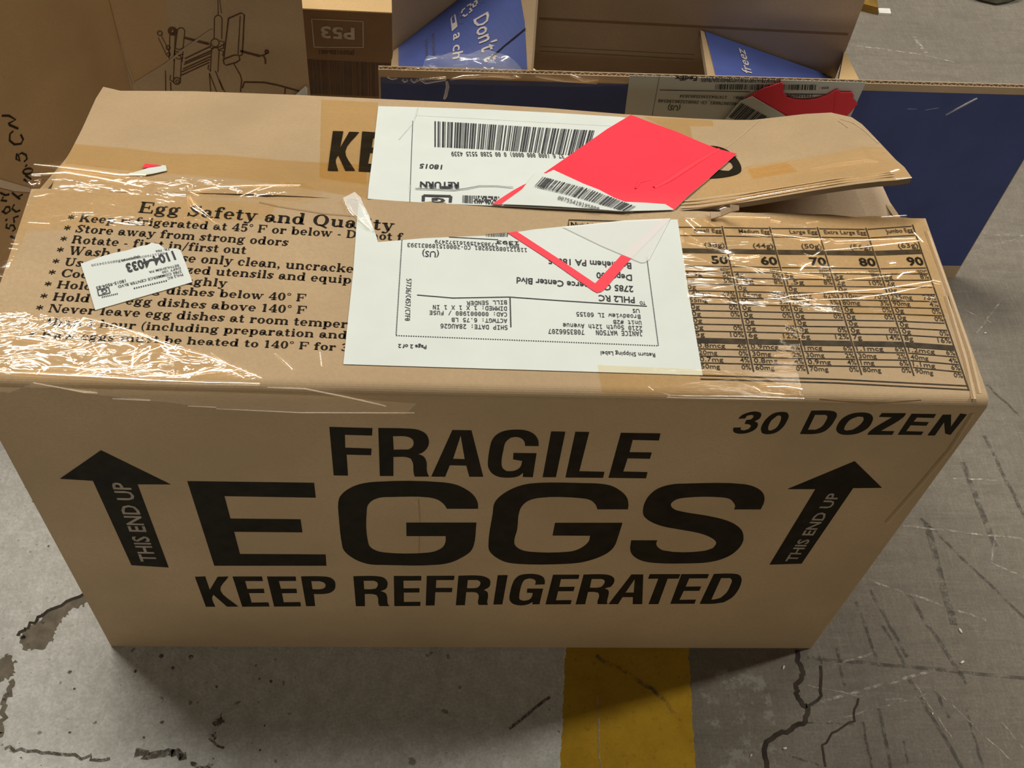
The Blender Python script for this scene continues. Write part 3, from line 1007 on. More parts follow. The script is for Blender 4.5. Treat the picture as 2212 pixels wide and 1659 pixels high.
FRAGILE_FRONT = [
    # FRAGILE
    (2.989, 700, 900, '34,66 313,74 310,121 135,116 137,200 307,206 304,248 146,244 155,380 62,378', ()),
    (2.989, 700, 900, '350,73 540,77 600,83 650,105 674,140 674,185 655,215 625,236 605,240 640,255 660,285 665,355 678,386 585,386 578,360 574,300 560,270 530,260 448,259 448,382 360,382',
     ('445,125 530,127 565,140 578,165 570,195 545,212 450,213',)),
    (2.989, 700, 900, '692,386 828,86 952,88 1028,387 938,387 918,315 812,313 782,387', ('833,272 882,122 908,274',)),
    (2.989, 700, 900, '1297,188 1295,165 1275,140 1240,130 1205,135 1175,160 1158,215 1146,300 1155,335 1180,352 1225,350 1262,330 1280,285 1220,275 1223,234 1372,236 1348,390 1283,388 1285,362 1250,385 1190,393 1130,388 1085,365 1060,325 1058,290 1070,200 1085,150 1115,115 1160,93 1225,84 1300,88 1355,112 1382,150 1386,189', ()),
    (2.989, 700, 900, '1466,95 1558,97 1497,390 1411,390', ()),
    (2.989, 700, 900, '1622,97 1712,99 1648,352 1810,356 1802,394 1558,392', ()),
    (2.989, 700, 900, '1916,104 2172,108 2162,153 1993,149 1972,229 2116,231 2104,271 1960,268 1932,354 2088,358 2079,397 1836,394', ()),
    # EGGS
    (3.858, 380, 900, '95,537 1152,551 1166,674 405,661 455,849 1039,855 1055,963 485,958 535,1144 1248,1148 1255,1241 320,1241', ()),
    (4.254, 720, 1030, '1330,292 1328,240 1290,170 1220,115 1120,70 1000,50 400,45 250,65 140,110 65,175 45,240 50,360 78,610 95,670 150,725 240,775 340,803 460,808 960,806 1080,785 1190,735 1260,685 1290,630 1315,420 670,420 672,543 1032,543 1030,600 1000,650 930,685 850,698 480,696 400,680 340,645 320,600 308,310 320,255 370,210 440,188 530,184 870,187 950,205 1010,245 1045,292', ()),
    (1, 0, 0, '1356.3,1099.8 1357.5,1088.8 1352.8,1072.3 1337.5,1058.2 1318.7,1048.8 1292.8,1044.6 1262.3,1043.6 1166.6,1042.9 1133.7,1046.5 1105.5,1055.9 1079.7,1072.3 1067.9,1086.4 1064.4,1107.6 1055,1178.1 1057.3,1189.8 1070.3,1202.8 1091.4,1213.4 1114.9,1217.4 1227,1217.4 1255.2,1214.5 1285.8,1206.3 1311.6,1194.5 1325.7,1181.6 1335.1,1159.3 1344.5,1129.2 1198.8,1129.2 1193.4,1156.5 1274.5,1156.9 1271.7,1168.7 1259.9,1180.4 1241.1,1189.4 1222.3,1192.2 1150.2,1192.2 1129,1188.7 1114.9,1180.4 1110.9,1171 1117.3,1142.8 1122.4,1102.9 1129,1091.1 1143.1,1080.5 1164.3,1075.1 1255.2,1075.8 1274,1079.4 1285.8,1088.8 1290.5,1099.8', ()),
    (4.254, 1180, 1030, '1725,298 1735,270 1720,235 1680,200 1610,187 1280,190 1200,205 1150,240 1148,270 1180,300 1260,322 1480,358 1640,395 1740,440 1795,490 1812,545 1805,600 1765,660 1690,720 1580,765 1450,788 1350,793 1000,790 880,770 800,725 772,675 780,583 1020,583 1010,615 1030,650 1080,677 1450,680 1530,655 1560,615 1555,590 1500,550 1400,515 1240,485 1060,450 950,405 895,355 888,305 905,235 950,165 1030,105 1150,70 1280,62 1820,68 1920,95 1985,140 2005,190 1998,240 1970,298', ()),
    # KEEP
    (3.568, 400, 1220, '75,92 155,89 190,192 250,92 335,90 272,197 410,321 322,321 218,230 208,255 232,322 160,322', ()),
    (3.568, 400, 1220, '365,90 592,90 600,124 462,124 480,186 606,184 612,217 492,217 512,291 642,289 650,320 440,322', ()),
    (3.568, 400, 1220, '630,90 852,90 856,123 722,124 738,184 858,184 862,217 746,218 760,289 888,287 893,319 686,321', ()),
    (3.568, 400, 1220, '892,89 1050,89 1110,96 1148,120 1158,155 1150,190 1115,215 1060,224 992,224 1002,317 932,318', ('972,125 1040,125 1072,138 1082,158 1070,180 1040,188 982,188',)),
    # REFRIGERATED
    (3.568, 400, 1220, '1296,88 1470,87 1525,97 1556,125 1560,155 1545,185 1505,202 1540,215 1556,245 1562,300 1574,317 1498,317 1490,300 1486,255 1475,232 1440,224 1384,224 1386,318 1316,318', ('1376,122 1455,122 1480,135 1484,160 1470,182 1440,188 1380,188',)),
    (3.568, 400, 1220, '1608,86 1820,86 1820,120 1682,121 1684,181 1806,180 1806,212 1685,213 1686,286 1814,285 1812,316 1612,317', ()),
    (3.568, 400, 1220, '1862,85 2076,84 2072,116 1936,117 1932,178 2060,178 2056,210 1928,210 1922,312 1854,313', ()),
    (3.568, 400, 1220, '2106,84 2260,83 2310,92 2345,112 2352,145 2340,172 2300,194 2325,205 2335,235 2328,290 2334,308 2262,308 2256,290 2262,235 2250,215 2225,210 2166,210 2156,310 2086,311', ('2178,116 2250,116 2272,128 2272,155 2255,175 2230,180 2172,180',)),
    (3.568, 1000, 1220, '268,80 345,79 304,304 234,305', ()),
    (3.568, 1000, 1220, '555,152 560,125 540,108 510,104 480,112 458,140 440,200 434,245 440,268 465,277 500,272 525,255 538,216 492,214 496,183 618,183 590,303 534,304 538,285 500,304 450,312 400,305 368,285 358,255 364,210 380,150 405,105 440,80 500,70 560,72 610,88 630,115 630,150', ()),
    (3.568, 1000, 1220, '694,76 898,76 890,108 756,109 742,170 862,169 852,202 734,203 716,273 838,272 830,303 636,304', ()),
    (3.568, 1000, 1220, '930,75 1090,74 1140,84 1165,105 1162,140 1140,168 1090,182 1120,195 1124,220 1110,285 1114,302 1038,302 1036,285 1050,235 1042,214 1010,208 964,208 942,303 868,304', ('992,108 1070,108 1090,118 1086,148 1065,170 1035,176 978,176',)),
    (3.568, 1000, 1220, '1122,302 1298,74 1390,74 1382,302 1308,302 1310,248 1230,248 1196,302', ('1252,214 1324,110 1316,214',)),
    (3.568, 1000, 1220, '1440,72 1676,72 1662,105 1578,106 1506,302 1430,302 1506,106 1426,106', ()),
    (3.568, 1000, 1220, '1684,72 1896,71 1884,103 1744,104 1716,168 1836,167 1822,199 1702,200 1668,270 1796,268 1784,299 1598,300', ()),
    (3.568, 1000, 1220, '1934,70 2080,68 2125,76 2146,100 2144,140 2120,195 2075,250 2010,288 1930,299 1824,300', ('1990,102 2058,101 2072,115 2060,160 2030,215 1985,255 1930,268 1914,268',)),
    # 30 DOZEN
    (3.814, 1560, 870, '132,130 165,100 225,78 275,72 318,82 322,100 305,130 265,152 290,165 292,190 265,222 215,245 155,254 110,248 90,232 92,205 155,203 150,222 180,228 220,215 238,190 225,178 185,172 198,142 235,138 255,120 258,104 240,98 205,105 188,128', ()),
    (3.814, 1560, 870, '490,75 535,80 548,105 530,155 490,210 440,245 370,258 330,250 318,220 335,170 375,120 430,85', ('455,104 405,145 380,195 380,225 400,230 440,210 475,160 485,115 478,103',)),
    (3.814, 1560, 870, '735,65 880,65 930,75 945,98 925,145 880,205 830,240 760,255 640,256', ('765,98 850,98 866,110 850,155 815,200 770,222 705,222',)),
    (3.814, 1560, 870, '1140,80 1210,88 1240,115 1235,155 1195,210 1120,250 1040,263 970,255 940,225 950,180 995,125 1060,92', ('1120,112 1060,135 1015,185 1002,220 1025,230 1075,222 1130,185 1165,140 1160,115',)),
    (3.814, 1560, 870, '1315,85 1515,86 1492,118 1305,232 1418,234 1400,263 1195,262 1215,235 1400,118 1290,115', ()),
    (3.814, 1560, 870, '1560,90 1762,93 1742,124 1605,120 1575,155 1702,160 1682,188 1552,184 1515,234 1658,238 1640,264 1445,262', ()),
    (3.814, 1560, 870, '1816,98 1886,97 1884,196 1962,88 2016,96 1880,264 1836,252 1828,160 1752,268 1690,268', ()),
]


def body():
    mb = MB()
    t = 0.005
    r = 0.007
    # front wall (rounded over at the top), end walls, rear wall, bottom
    mb.prism([(0, 0, 0.0), (W_, 0, 0.0), (W_, 0, H_BOX - r), (0, 0, H_BOX - r)],
             [(0, t, 0.0), (W_, t, 0.0), (W_, t, H_BOX - r), (0, t, H_BOX - r)], 'kraft')
    for x0, x1, g, dn in ((0, t, .016, .006), (W_ - t, W_, 0, .02)):
        mb.prism([(x0, t, 0), (x0, t, H_BOX - max(.004, dn)), (x0, 0.16, H_BOX - dn), (x0 + g, YB, HB - .006 - dn), (x0 + g, YB, 0)],
                 [(x1, t, 0), (x1, t, H_BOX - max(.004, dn)), (x1, 0.16, H_BOX - dn), (x1 + g, YB, HB - .006 - dn), (x1 + g, YB, 0)], 'kraft')
    mb.box((.021, YB - t, 0), (W_ - t, YB, HB - .008), 'kraft')
    mb.box((t, t, 0.0), (W_ - t, YB - t, t), 'kraft')
    # print
    for sc, ox, oy, outer, holes in FRAGILE_FRONT:
        traced(mb, FRONT, sc, ox, oy, outer, holes, 'ink', 0.0002)
    traced(mb, FRONT, 2.765, 0, 840, '603,366 1020,570 822,569 1008,1066 785,1052 555,548 358,536', (), 'ink', 0.0002)
    traced(mb, FRONT, 2.765, 1500, 840, '957,431 1120,590 948,592 640,1043 448,1049 722,598 555,598', (), 'ink', 0.0002)
    k = K(2.765, 0, 840)
    text(mb, FRONT, 'THIS END UP', k(938, 1030), k(770, 558), k(850, 1045), 'ink_pale', 'sans', 0.018, 0.0004)
    k = K(2.765, 1500, 840)
    text(mb, FRONT, 'THIS END UP', k(605, 1028), k(872, 622), k(540, 1030), 'ink_pale', 'sans', 0.018, 0.0004)
    # creases
    ribbon(mb, FRONT, [(2098, 893), (2050, 968), (1985, 1045), (1912, 1128)], 0.0016, 'crease', 0.0002)
    ribbon(mb, FRONT, [(2104, 893), (2056, 970), (1990, 1048), (1916, 1132)], 0.0010, 'crease_light', 0.0002)
    ribbon(mb, FRONT, [(1770, 862), (1880, 872), (1990, 864)], 0.0014, 'crease', 0.0002)
    ribbon(mb, FRONT, [(904, 1078), (907, 1120), (905, 1200)], 0.0010, 'crease', 0.00015)
    return mb.build('carton_body', EGG)


body()


def front_flap():
    mb = MB()
    r = 0.007
    t = 0.005
    # rolled front edge + flat flap
    prof = [(0.0 + r * (1 - math.cos(a)), H_BOX - r + r * math.sin(a)) for a in [i * math.pi / 16 for i in range(9)]]
    n = 60
    rnd = random.Random(3)
    wob = [rnd.uniform(-.0006, .0006) for _ in range(n + 1)]
    for j in range(len(prof) - 1):
        for i in range(n):
            x0, x1 = W_ * i / n, W_ * (i + 1) / n
            mb.mesh([(x0, prof[j][0], prof[j][1]), (x1, prof[j][0], prof[j][1]), (x1, prof[j + 1][0], prof[j + 1][1]), (x0, prof[j + 1][0], prof[j + 1][1])], [(0, 1, 2, 3)], 'kraft')
    edge = [(W_ * i / n, YS + wob[i] * 2, H_BOX) for i in range(n + 1)]
    for i in range(n):
        x0, x1 = W_ * i / n, W_ * (i + 1) / n
        mb.mesh([(x0, r, H_BOX), (x1, r, H_BOX), edge[i + 1], edge[i]], [(0, 1, 2, 3)], 'kraft')
        e0, e1 = edge[i], edge[i + 1]
        mb.mesh([e1, e0, (e0[0], e0[1], H_BOX - t), (e1[0], e1[1], H_BOX - t)], [(3, 2, 1, 0)], 'kraft_edge')
        mb.mesh([(x0, r, H_BOX - t), (x1, r, H_BOX - t), (e1[0], e1[1], H_BOX - t), (e0[0], e0[1], H_BOX - t)], [(3, 2, 1, 0)], 'kraft_in')
    for x in (0.0, W_):
        q = [(x, r, H_BOX), (x, YS, H_BOX), (x, YS, H_BOX - t), (x, r, H_BOX - t)]
        mb.mesh(q, [(0, 1, 2, 3)], 'kraft_edge')
    # egg safety text
    k = K(2.765, 0, 340)
    for s, a, b, tp in (
        ('Egg Safety and Quality', (822, 330), (2356, 441), (838, 265)),
        ('* Keep refrigerated at 45° F or below - Do not f', (395, 380), (2405, 500), (478, 339)),
        ('* Store away from strong odors', (372, 443), (1722, 530), (456, 402)),
        ('* Rotate - first in/first out', (350, 508), (1470, 578), (442, 467)),
        ('* Wash hands. Use only clean, uncracke', (328, 575), (2112, 690), (420, 531)),
        ('* Use clean, sanitized utensils and equip', (303, 642), (2100, 755), (400, 601)),
        ('* Cook eggs thoroughly', (280, 708), (1355, 775), (372, 667)),
        ('* Hold cold egg dishes below 40° F', (256, 777), (1828, 862), (352, 737)),
        ('* Hold hot egg dishes above 140° F', (230, 850), (1832, 936), (326, 808)),
        ('* Never leave egg dishes at room temper', (205, 920), (2078, 1020), (302, 877)),
        ('than 1 hour (including preparation and', (272, 1003), (2075, 1085), (280, 957)),
        ('* Raw eggs must be heated to 140° F for 3', (163, 1076), (2085, 1158), (255, 1036)),
    ):
        serif(mb, TOP, s, k(*a), k(*b), k(*tp), 'ink', 0.0003)
    # nutrition table
    tops = [(1457, 491), (1560, 492), (1663, 494), (1766, 494.5), (1871, 496), (1972, 489)]
    bots = [(1510, 802), (1628, 805), (1746, 808), (1861, 810), (1974, 812), (2086, 824)]

    def pt(c, v):
        i = min(4, int(c))
        f = c - i
        a = (tops[i][0] + (bots[i][0] - tops[i][0]) * v, tops[i][1] + (bots[i][1] - tops[i][1]) * v)
        b = (tops[i + 1][0] + (bots[i + 1][0] - tops[i + 1][0]) * v, tops[i + 1][1] + (bots[i + 1][1] - tops[i + 1][1]) * v)
        return (a[0] + (b[0] - a[0]) * f, a[1] + (b[1] - a[1]) * f)
    lw = 0.0008
    for c in range(1, 6):
        ribbon(mb, TOP, [pt(c, -0.01), pt(c, 1.0 if c < 5 else 1.06)], lw * 1.3, 'ink_thin', 0.0003)
    for v in (0.0, .058, .269, .306, .348, .394, .441, .486, .531, .578, .626, .672, .72, .844, .894, .942):
        for c in range(5):
            ribbon(mb, TOP, [pt(c + 0.03, v), pt(c + 0.97, v)], lw, 'ink_thin', 0.00032)
    for v in (1.03, 1.055):
        ribbon(mb, TOP, [pt(0.0, v), pt(2.5, v + .004), pt(4.99, v)], lw * 1.2, 'ink_thin', 0.00032)
    for v0, v1 in ((.150, .176), (.772, .800)):
        for c in range(5):
            ribbon(mb, TOP, [pt(c + .03, (v0 + v1) / 2), pt(c + .98, (v0 + v1) / 2)], 0.0043, 'ink_thin', 0.00033)
    head = ['Small Egg', 'Medium Egg', 'Large Egg', 'Extra Large Egg', 'Jumbo Egg']
    grams = ['(38g)', '(44g)', '(50g)', '(56g)', '(63g)']
    cal = ['50', '60', '70', '80', '90']
    rows = [(.339, ['3.5g 6%', '4g 6%', '5g 7%', '5g 8%', '6g 8%']), (.383, ['1g 5%', '1.5g 8%', '1.5g 8%', '2g 10%', '2g ']),
            (.430, ['0g ', '0g ', '0g ', '0g ', '0g ']), (.476, ['140mg 47%', '165mg 55%', '185mg 62%', '210mg 70%', '235mg 78%']),
            (.520, ['55mg 2%', '60mg 3%', '70mg 3%', '80mg 3%', '90mg 4%']), (.567, ['0g 0%'] * 5), (.615, ['0g 0%'] * 5),
            (.662, ['0g '] * 5), (.709, ['0g 0%'] * 5), (.756, ['5g 10%', '6g 12%', '6g 12%', '7g 14%', '8g 16%']),
            (.834, ['0.8mcg 4%', '0.9mcg 4%', '1mcg 6%', '1.1mcg 6%', '1.2mcg 6%']), (.884, ['20mg 0%', '30mg 2%', '30mg 2%', '30mg 2%', '40mg 4%']),
            (.931, ['0.7mg 4%', '0.8mg 4%', '0.9mg 4%', '1mg 6%', '1.1mg 6%']), (.980, ['50mg 0%', '60mg 0%', '70mg 0%', '80mg 0%', '90mg 0%'])]
    cw = 0.070

    def cell(s, c, v, h, right, bold=0.012, mat='ink_thin'):
        w = min(0.86, len(s) * cw * h / 0.025 * (1.15 if h > .04 else 0.88 if len(s) > 6 else 1))
        c0, c1 = (c + 0.97 - w, c + 0.97) if right else (c + 0.05, c + 0.05 + w)
        text(mb, TOP, s, pt(c0, v), pt(c1, v), pt(c0, v - h), mat, 'sans', bold, 0.0003)
    for c in range(5):
        cell(head[c], c, .035, .026, True)
        cell(grams[c], c, .135, .030, True)
        cell(cal[c], c, .25, .052, True, 0.03, 'ink')
        cell('%DV*', c, .299, .018, True)
        for v, vals in rows:
            a, _, b = vals[c].partition(' ')
            cell(a, c, v, .031, False, 0.008)
            if b:
                cell(b, c, v, .031, True, 0.008)
    # left end of the table heading, above the label
    k = K(2.765, 720, 440)
    ribbon(mb, TOP, [k(1403, 140), k(1406, 98), k(1720, 106)], lw * 1.3, 'ink_thin', 0.0003)
    text(mb, TOP, 'Nutrition Facts', k(1420, 140), k(1720, 150), k(1422, 112), 'ink', 'sans', 0.03, 0.0003)
    # scuffs and creases on the right end of the flap
    for q in ([(1998, 500), (2042, 620), (2090, 760), (2112, 850)], [(2040, 640), (2082, 780), (2100, 862)]):
        ribbon(mb, TOP, q, 0.0014, 'crease', 0.0002)
        ribbon(mb, TOP, [(x + 6, y) for x, y in q], 0.0016, 'crease_light', 0.0002)
    ribbon(mb, TOP, [(560, 437), (600, 446), (700, 462), (800, 470)], 0.0013, 'crease', 0.0002)
    return mb.build('top_flap', EGG)


FF = front_flap()
FF['label'] = 'near top flap printed with egg safety text and a nutrition table'


def back_flap():
    mb = MB()
    k = K(3.16, 0, 0)
    out = [k(415, 1140), k(480, 1035), k(560, 880), k(610, 770), k(655, 670), k(705, 592)]
    out += [(260, 196), (420, 197), (640, 205), (830, 214), (1000, 222), (1180, 233), (1340, 246), (1500, 256), (1625, 259), (1680, 253), (1740, 246), (1795, 243), (1840, 253), (1862, 268), (1890, 297), (1935, 345), (1970, 384)]
    near = [(1940, 389), (1900, 392), (1800, 405), (1680, 425), (1560, 443), (1457, 456)]
    W = [BACK(*p) for p in out + near]
    W += [Vector((0.40, 0.1615, 0)), Vector((0.2, 0.1615, 0)), Vector((0.0125, 0.1615, 0))]
    sheet_w(mb, BACK, W, 'kraft', 0.0, 0.012, 0.005, 'edge_dark', 'kraft_in')
    # print
    traced(mb, BACK, 3.16, 640, 0, '250,897 322,899 300,1010 362,902 430,905 335,1035 402,1168 335,1168 286,1062 270,1095 287,1170 215,1167', (), 'ink', 0.0005)
    traced(mb, BACK, 3.16, 640, 0, '450,900 640,912 635,950 525,945 515,1010 620,1015 615,1050 505,1046 490,1120 620,1128 615,1180 425,1172', (), 'ink', 0.0005)
    traced(mb, BACK, 3.687, 1300, 130, '700,690 830,685 900,687 970,705 1040,750 1090,810 1110,860 1105,892 1080,910 960,938 870,945 760,950', ('850,745 930,765 990,795 1030,825 1040,860 1010,885 950,880 880,860',), 'ink', 0.0005)
    # creases across the raised right part
    k = K(3.687, 1300, 130)
    for q in ([k(1250, 480), k(1130, 590), k(990, 700)], [k(1880, 480), k(1960, 540)]):
        ribbon(mb, BACK, q, 0.0007, 'crease_light', 0.0004)
    ribbon(mb, BACK, [k(1900, 470), k(2000, 500), k(2090, 560), k(2200, 660)], 0.0014, 'crease_light', 0.0003)
    for d in (0, 14, 30):
        ribbon(mb, BACK, [(1470, 436 + d * .5), (1640, 414 + d * .4), (1800, 388 + d * .35), (1930, 372 + d * .3)], 0.0009, 'crease_light', 0.0006)
    return mb.build('top_flap', EGG)


BF = back_flap()
BF['label'] = 'far top flap, its right end torn up and bent'


def inner_flap():
    mb = MB()
    n = 10
    x0, x1 = 0.6192, 0.40
    P = [(x0 + (x1 - x0) * i / n, 0.3775 - 0.11 * (i / n) ** 1.6) for i in range(n + 1)]
    for (a, za), (b, zb) in zip(P, P[1:]):
        mb.prism([(b, .008, zb), (a, .008, za), (a, .008, za - .005), (b, .008, zb - .005)],
                 [(b, .305, zb - .04), (a, .305, za - .04), (a, .305, za - .045), (b, .305, zb - .045)], 'kraft_in')
    o = mb.build('end_flap', EGG)
    o['label'] = 'inner end flap seen through the gap at the right'


inner_flap()


def lower_label():
    mb = MB()
    k = K(2.765, 720, 440)
    out = [(60, 962), (2205, 1028), (2125, 560), (2055, 98), (1940, 97), (1740, 106), (1560, 125), (1350, 142), (1200, 157), (1095, 173), (905, 195), (700, 203), (540, 210), (400, 222), (267, 233), (258, 200), (240, 150), (215, 85), (190, 30), (150, 0), (145, 60), (138, 140), (120, 400)]
    sheet(mb, TOP, [k(*p) for p in out], 'paper', 0.0006, 0.02, 0.0003)
    z = 0.0009

    def t(s, a, b, tp, font='mono', bold=0.008, mat='paper_ink'):
        text(mb, TOP, s, k(*a), k(*b), k(*tp), mat, font, bold, z)
    t('Return Shipping Label', (1920, 897), (1595, 885), (1918, 921), 'sans')
    t('Page 2 of 2', (557, 850), (388, 843), (556, 872), 'sans', 0.02)
    t('JANICE WATSON   7083566207', (1845, 768), (1283, 753), (1843, 795))
    t('2210 South 12th Avenue', (1842, 737), (1370, 718), (1840, 762))
    t('Unit #2B', (1838, 705), (1670, 699), (1836, 728))
    t('Broadview IL 60155', (1832, 668), (1450, 652), (1831, 692))
    t('US', (1827, 634), (1785, 633), (1826, 657), 'sans')
    t('TO', (1862, 589), (1828, 587), (1861, 608), 'sans', 0.02)
    t('PHL2 RC', (1798, 563), (1583, 550), (1795, 598), 'sans', 0.02)
    t('2785 Commerce Center Blvd', (1790, 498), (1095, 444), (1787, 533), 'sans', 0.02)
    t('Dept 100', (1782, 430), (1570, 414), (1780, 465), 'sans', 0.02)
    t('Bethlehem PA 18015', (1778, 359), (1283, 328), (1775, 394), 'sans', 0.02)
    t('(US)', (632, 291), (532, 286), (630, 326), 'sans')
    t('119121089359281_CO-200015189831393', (1155, 271), (443, 240), (1153, 293))
    t('RMA:  17385415916157​2479'.replace('\u200b', ''), (1108, 248), (607, 221), (1107, 267))
    t('1393', (1108, 231), (975, 226), (1107, 249), 'mono', 0.02)
    t('SHIP DATE: 28AUG26', (1040, 732), (640, 722), (1038, 757))
    t('ACTWGT: 6.75 LB', (1038, 693), (706, 686), (1037, 716))
    t('CAD: 000001980 / FUSE', (1037, 655), (575, 644), (1036, 678))
    t('DIMMED: 1 X 1 X 1 IN', (1036, 619), (595, 610), (1035, 643))
    t('BILL SENDER', (1035, 582), (795, 587), (1034, 605))
    t('577J6/C457/C7F0', (438, 453), (428, 703), (466, 454))
    ribbon(mb, TOP, [k(500, 550), k(715, 568), k(1050, 562), k(1300, 580), k(1872, 617)], 0.0007, 'paper_ink', z)
    ribbon(mb, TOP, [k(1055, 566), k(1060, 742)], 0.0008, 'paper_ink', z)
    ribbon(mb, TOP, [k(690, 204), k(985, 220)], 0.0006, 'paper_ink', z)
    for a, b, n in (((410, 222), (375, 792), 60), ((375, 792), (1940, 853), 110), ((1940, 853), (1870, 320), 60)):
        dashes(mb, TOP, k(*a), k(*b), n, 0.0007, 'paper_ink', z)
    barcode(mb, TOP, k(910, 186), k(1045, 178), k(1040, 202), k(912, 202), 22, 4, 'paper_ink', z)
    return mb.build('shipping_label', EGG)


LL = lower_label()
LL['label'] = 'white return shipping label torn along its upper edge'


def lower_pouch():
    mb = MB()
    k = K(2.765, 720, 440)
    z = 0.0011
    sheet(mb, TOP, [k(*p) for p in ((1040, 180), (1095, 172), (1330, 325), (1563, 482), (1720, 312), (1776, 333), (1625, 512), (1600, 532), (1573, 538), (1548, 524), (1300, 350))], 'red', z)
    sheet(mb, TOP, [k(*p) for p in ((1720, 312), (1965, 100), (2012, 97), (1776, 333))], 'pink', z)
    o = mb.build('red_corner', LL)
    o['label'] = 'red V-shaped sticker corner'
    mb = MB()
    sheet(mb, TOP, [k(*p) for p in ((1365, 146), (1740, 108), (2012, 96), (1885, 340), (1860, 358), (1835, 360), (1600, 260))], 'pouch', z + .0004)
    mb.build('clear_pouch', LL)


lower_pouch()


def upper_label():
    mb = MB()
    k = K(3.16, 640, 0)
    out = [(560, 730), (840, 737), (1300, 752), (1760, 775), (2212, 803), (2335, 822), (2335, 1200), (2300, 1452), (2000, 1440), (1700, 1425), (1400, 1411), (1100, 1400), (800, 1385), (488, 1362), (520, 1080)]
    sheet(mb, BACK, [k(*p) for p in out], 'paper', 0.0008, 0.012, 0.0004)
    z = 0.00115

    def t(s, a, b, tp, font='mono', bold=0.012):
        text(mb, BACK, s, k(*a), k(*b), k(*tp), 'paper_ink', font, bold, z)
    barcode(mb, BACK, k(943, 835), k(2035, 898), k(1985, 1075), k(943, 1010), 72, 11, 'paper_ink', z, 0.58)
    t('37 6 (000 000 0000) 0 00 5288 5515 4339', (1822, 1060), (1057, 1044), (1820, 1086))
    t('18015', (998, 1134), (845, 1125), (997, 1163), 'sans', 0.02)
    t('RETURN', (1110, 1252), (845, 1248), (1108, 1286), 'sans', 0.035)
    for a, b, n in (((820, 795), (2150, 866), 130), ((795, 832), (775, 1390), 70)):
        dashes(mb, BACK, k(*a), k(*b), n, 0.0006, 'paper_grey' if n > 100 else 'paper_ink', z)
    ribbon(mb, BACK, [k(812, 1294), k(950, 1300), k(1080, 1305), k(1170, 1292), k(1250, 1276), k(1360, 1276), k(1480, 1285)], 0.0006, 'paper_ink', z)
    # boxed mark and block code at the torn lower edge
    for a, b in (((868, 1342), (1055, 1347)), ((1055, 1347), (1050, 1390)), ((868, 1342), (866, 1382))):
        ribbon(mb, BACK, [k(*a), k(*b)], 0.0022, 'paper_ink', z)
    t('G', (1018, 1362), (925, 1358), (1015, 1392), 'sans', 0.05)
    rnd = random.Random(8)
    barcode(mb, BACK, k(1135, 1340), k(1205, 1343), k(1203, 1396), k(1133, 1392), 10, 2, 'paper_ink', z, .6)
    for j in range(5):
        for i in range(26):
            if rnd.random() < 0.52:
                x, y = 1210 + i * 7, 1342 + i * .3 + j * 11
                q = [k(x, y), k(x + 7, y + .3), k(x + 7, y + 11), k(x, y + 11)]
                sheet(mb, BACK, q, 'paper_ink', z)
    ribbon(mb, BACK, [k(830, 745), k(815, 800), k(795, 850), k(700, 960)], 0.0008, 'paper_grey', z)
    return mb.build('shipping_label', EGG)


UL = upper_label()
UL['label'] = 'white shipping label with a large barcode on the far flap'


def red_sticker():
    mb = MB()
    out = [(1362, 252), (1460, 288), (1548, 325), (1591, 336), (1530, 390), (1455, 457), (1436, 446), (1390, 444), (1349, 442), (1325, 434), (1300, 424), (1260, 403), (1195, 372), (1178, 380), (1159, 378), (1127, 414), (1081, 446), (1062, 445), (1150, 395), (1250, 325), (1310, 283)]

    def bump(p):
        return Vector((0, 0, 0)).length
    sheet(mb, BACK, out, 'red', 0.0019, 0.008, 0.0004, 'paper', 'paper')
    # ridge pressed across it
    fold(mb, BACK, [(1412, 410), (1440, 396), (1480, 370), (1515, 348), (1552, 327)], 0.0022, 'red', 0.0017)
    fold(mb, BACK, [(1372, 412), (1380, 398), (1410, 390)], 0.0012, 'red', 0.0018)
    o = mb.build('red_sticker', EGG, smooth=True)
    o['label'] = 'bright red sticker across the upper label'
    mb = MB()
    k = K(3.16, 640, 0)
    lab = [(1195, 372), (1260, 402), (1325, 432), (1349, 441), (1395, 443), (1436, 446), (1455, 458), (1340, 461), (1083, 446), (1127, 414), (1158, 377), (1178, 380)]
    sheet(mb, BACK, lab, 'paper', 0.0023, 0.012, 0.0003)
    barcode(mb, BACK, (1172, 388), (1372, 452), (1352, 464), (1154, 408), 52, 21, 'paper_ink', 0.0029, 0.55)
    text(mb, BACK, '00755419195880', (1203, 437), (1291, 462), (1205, 429), 'paper_ink', 'mono', 0.0, 0.0029)
    s = mb.build('barcode_label', o)
    s['label'] = 'white barcode strip below the red sticker'


red_sticker()


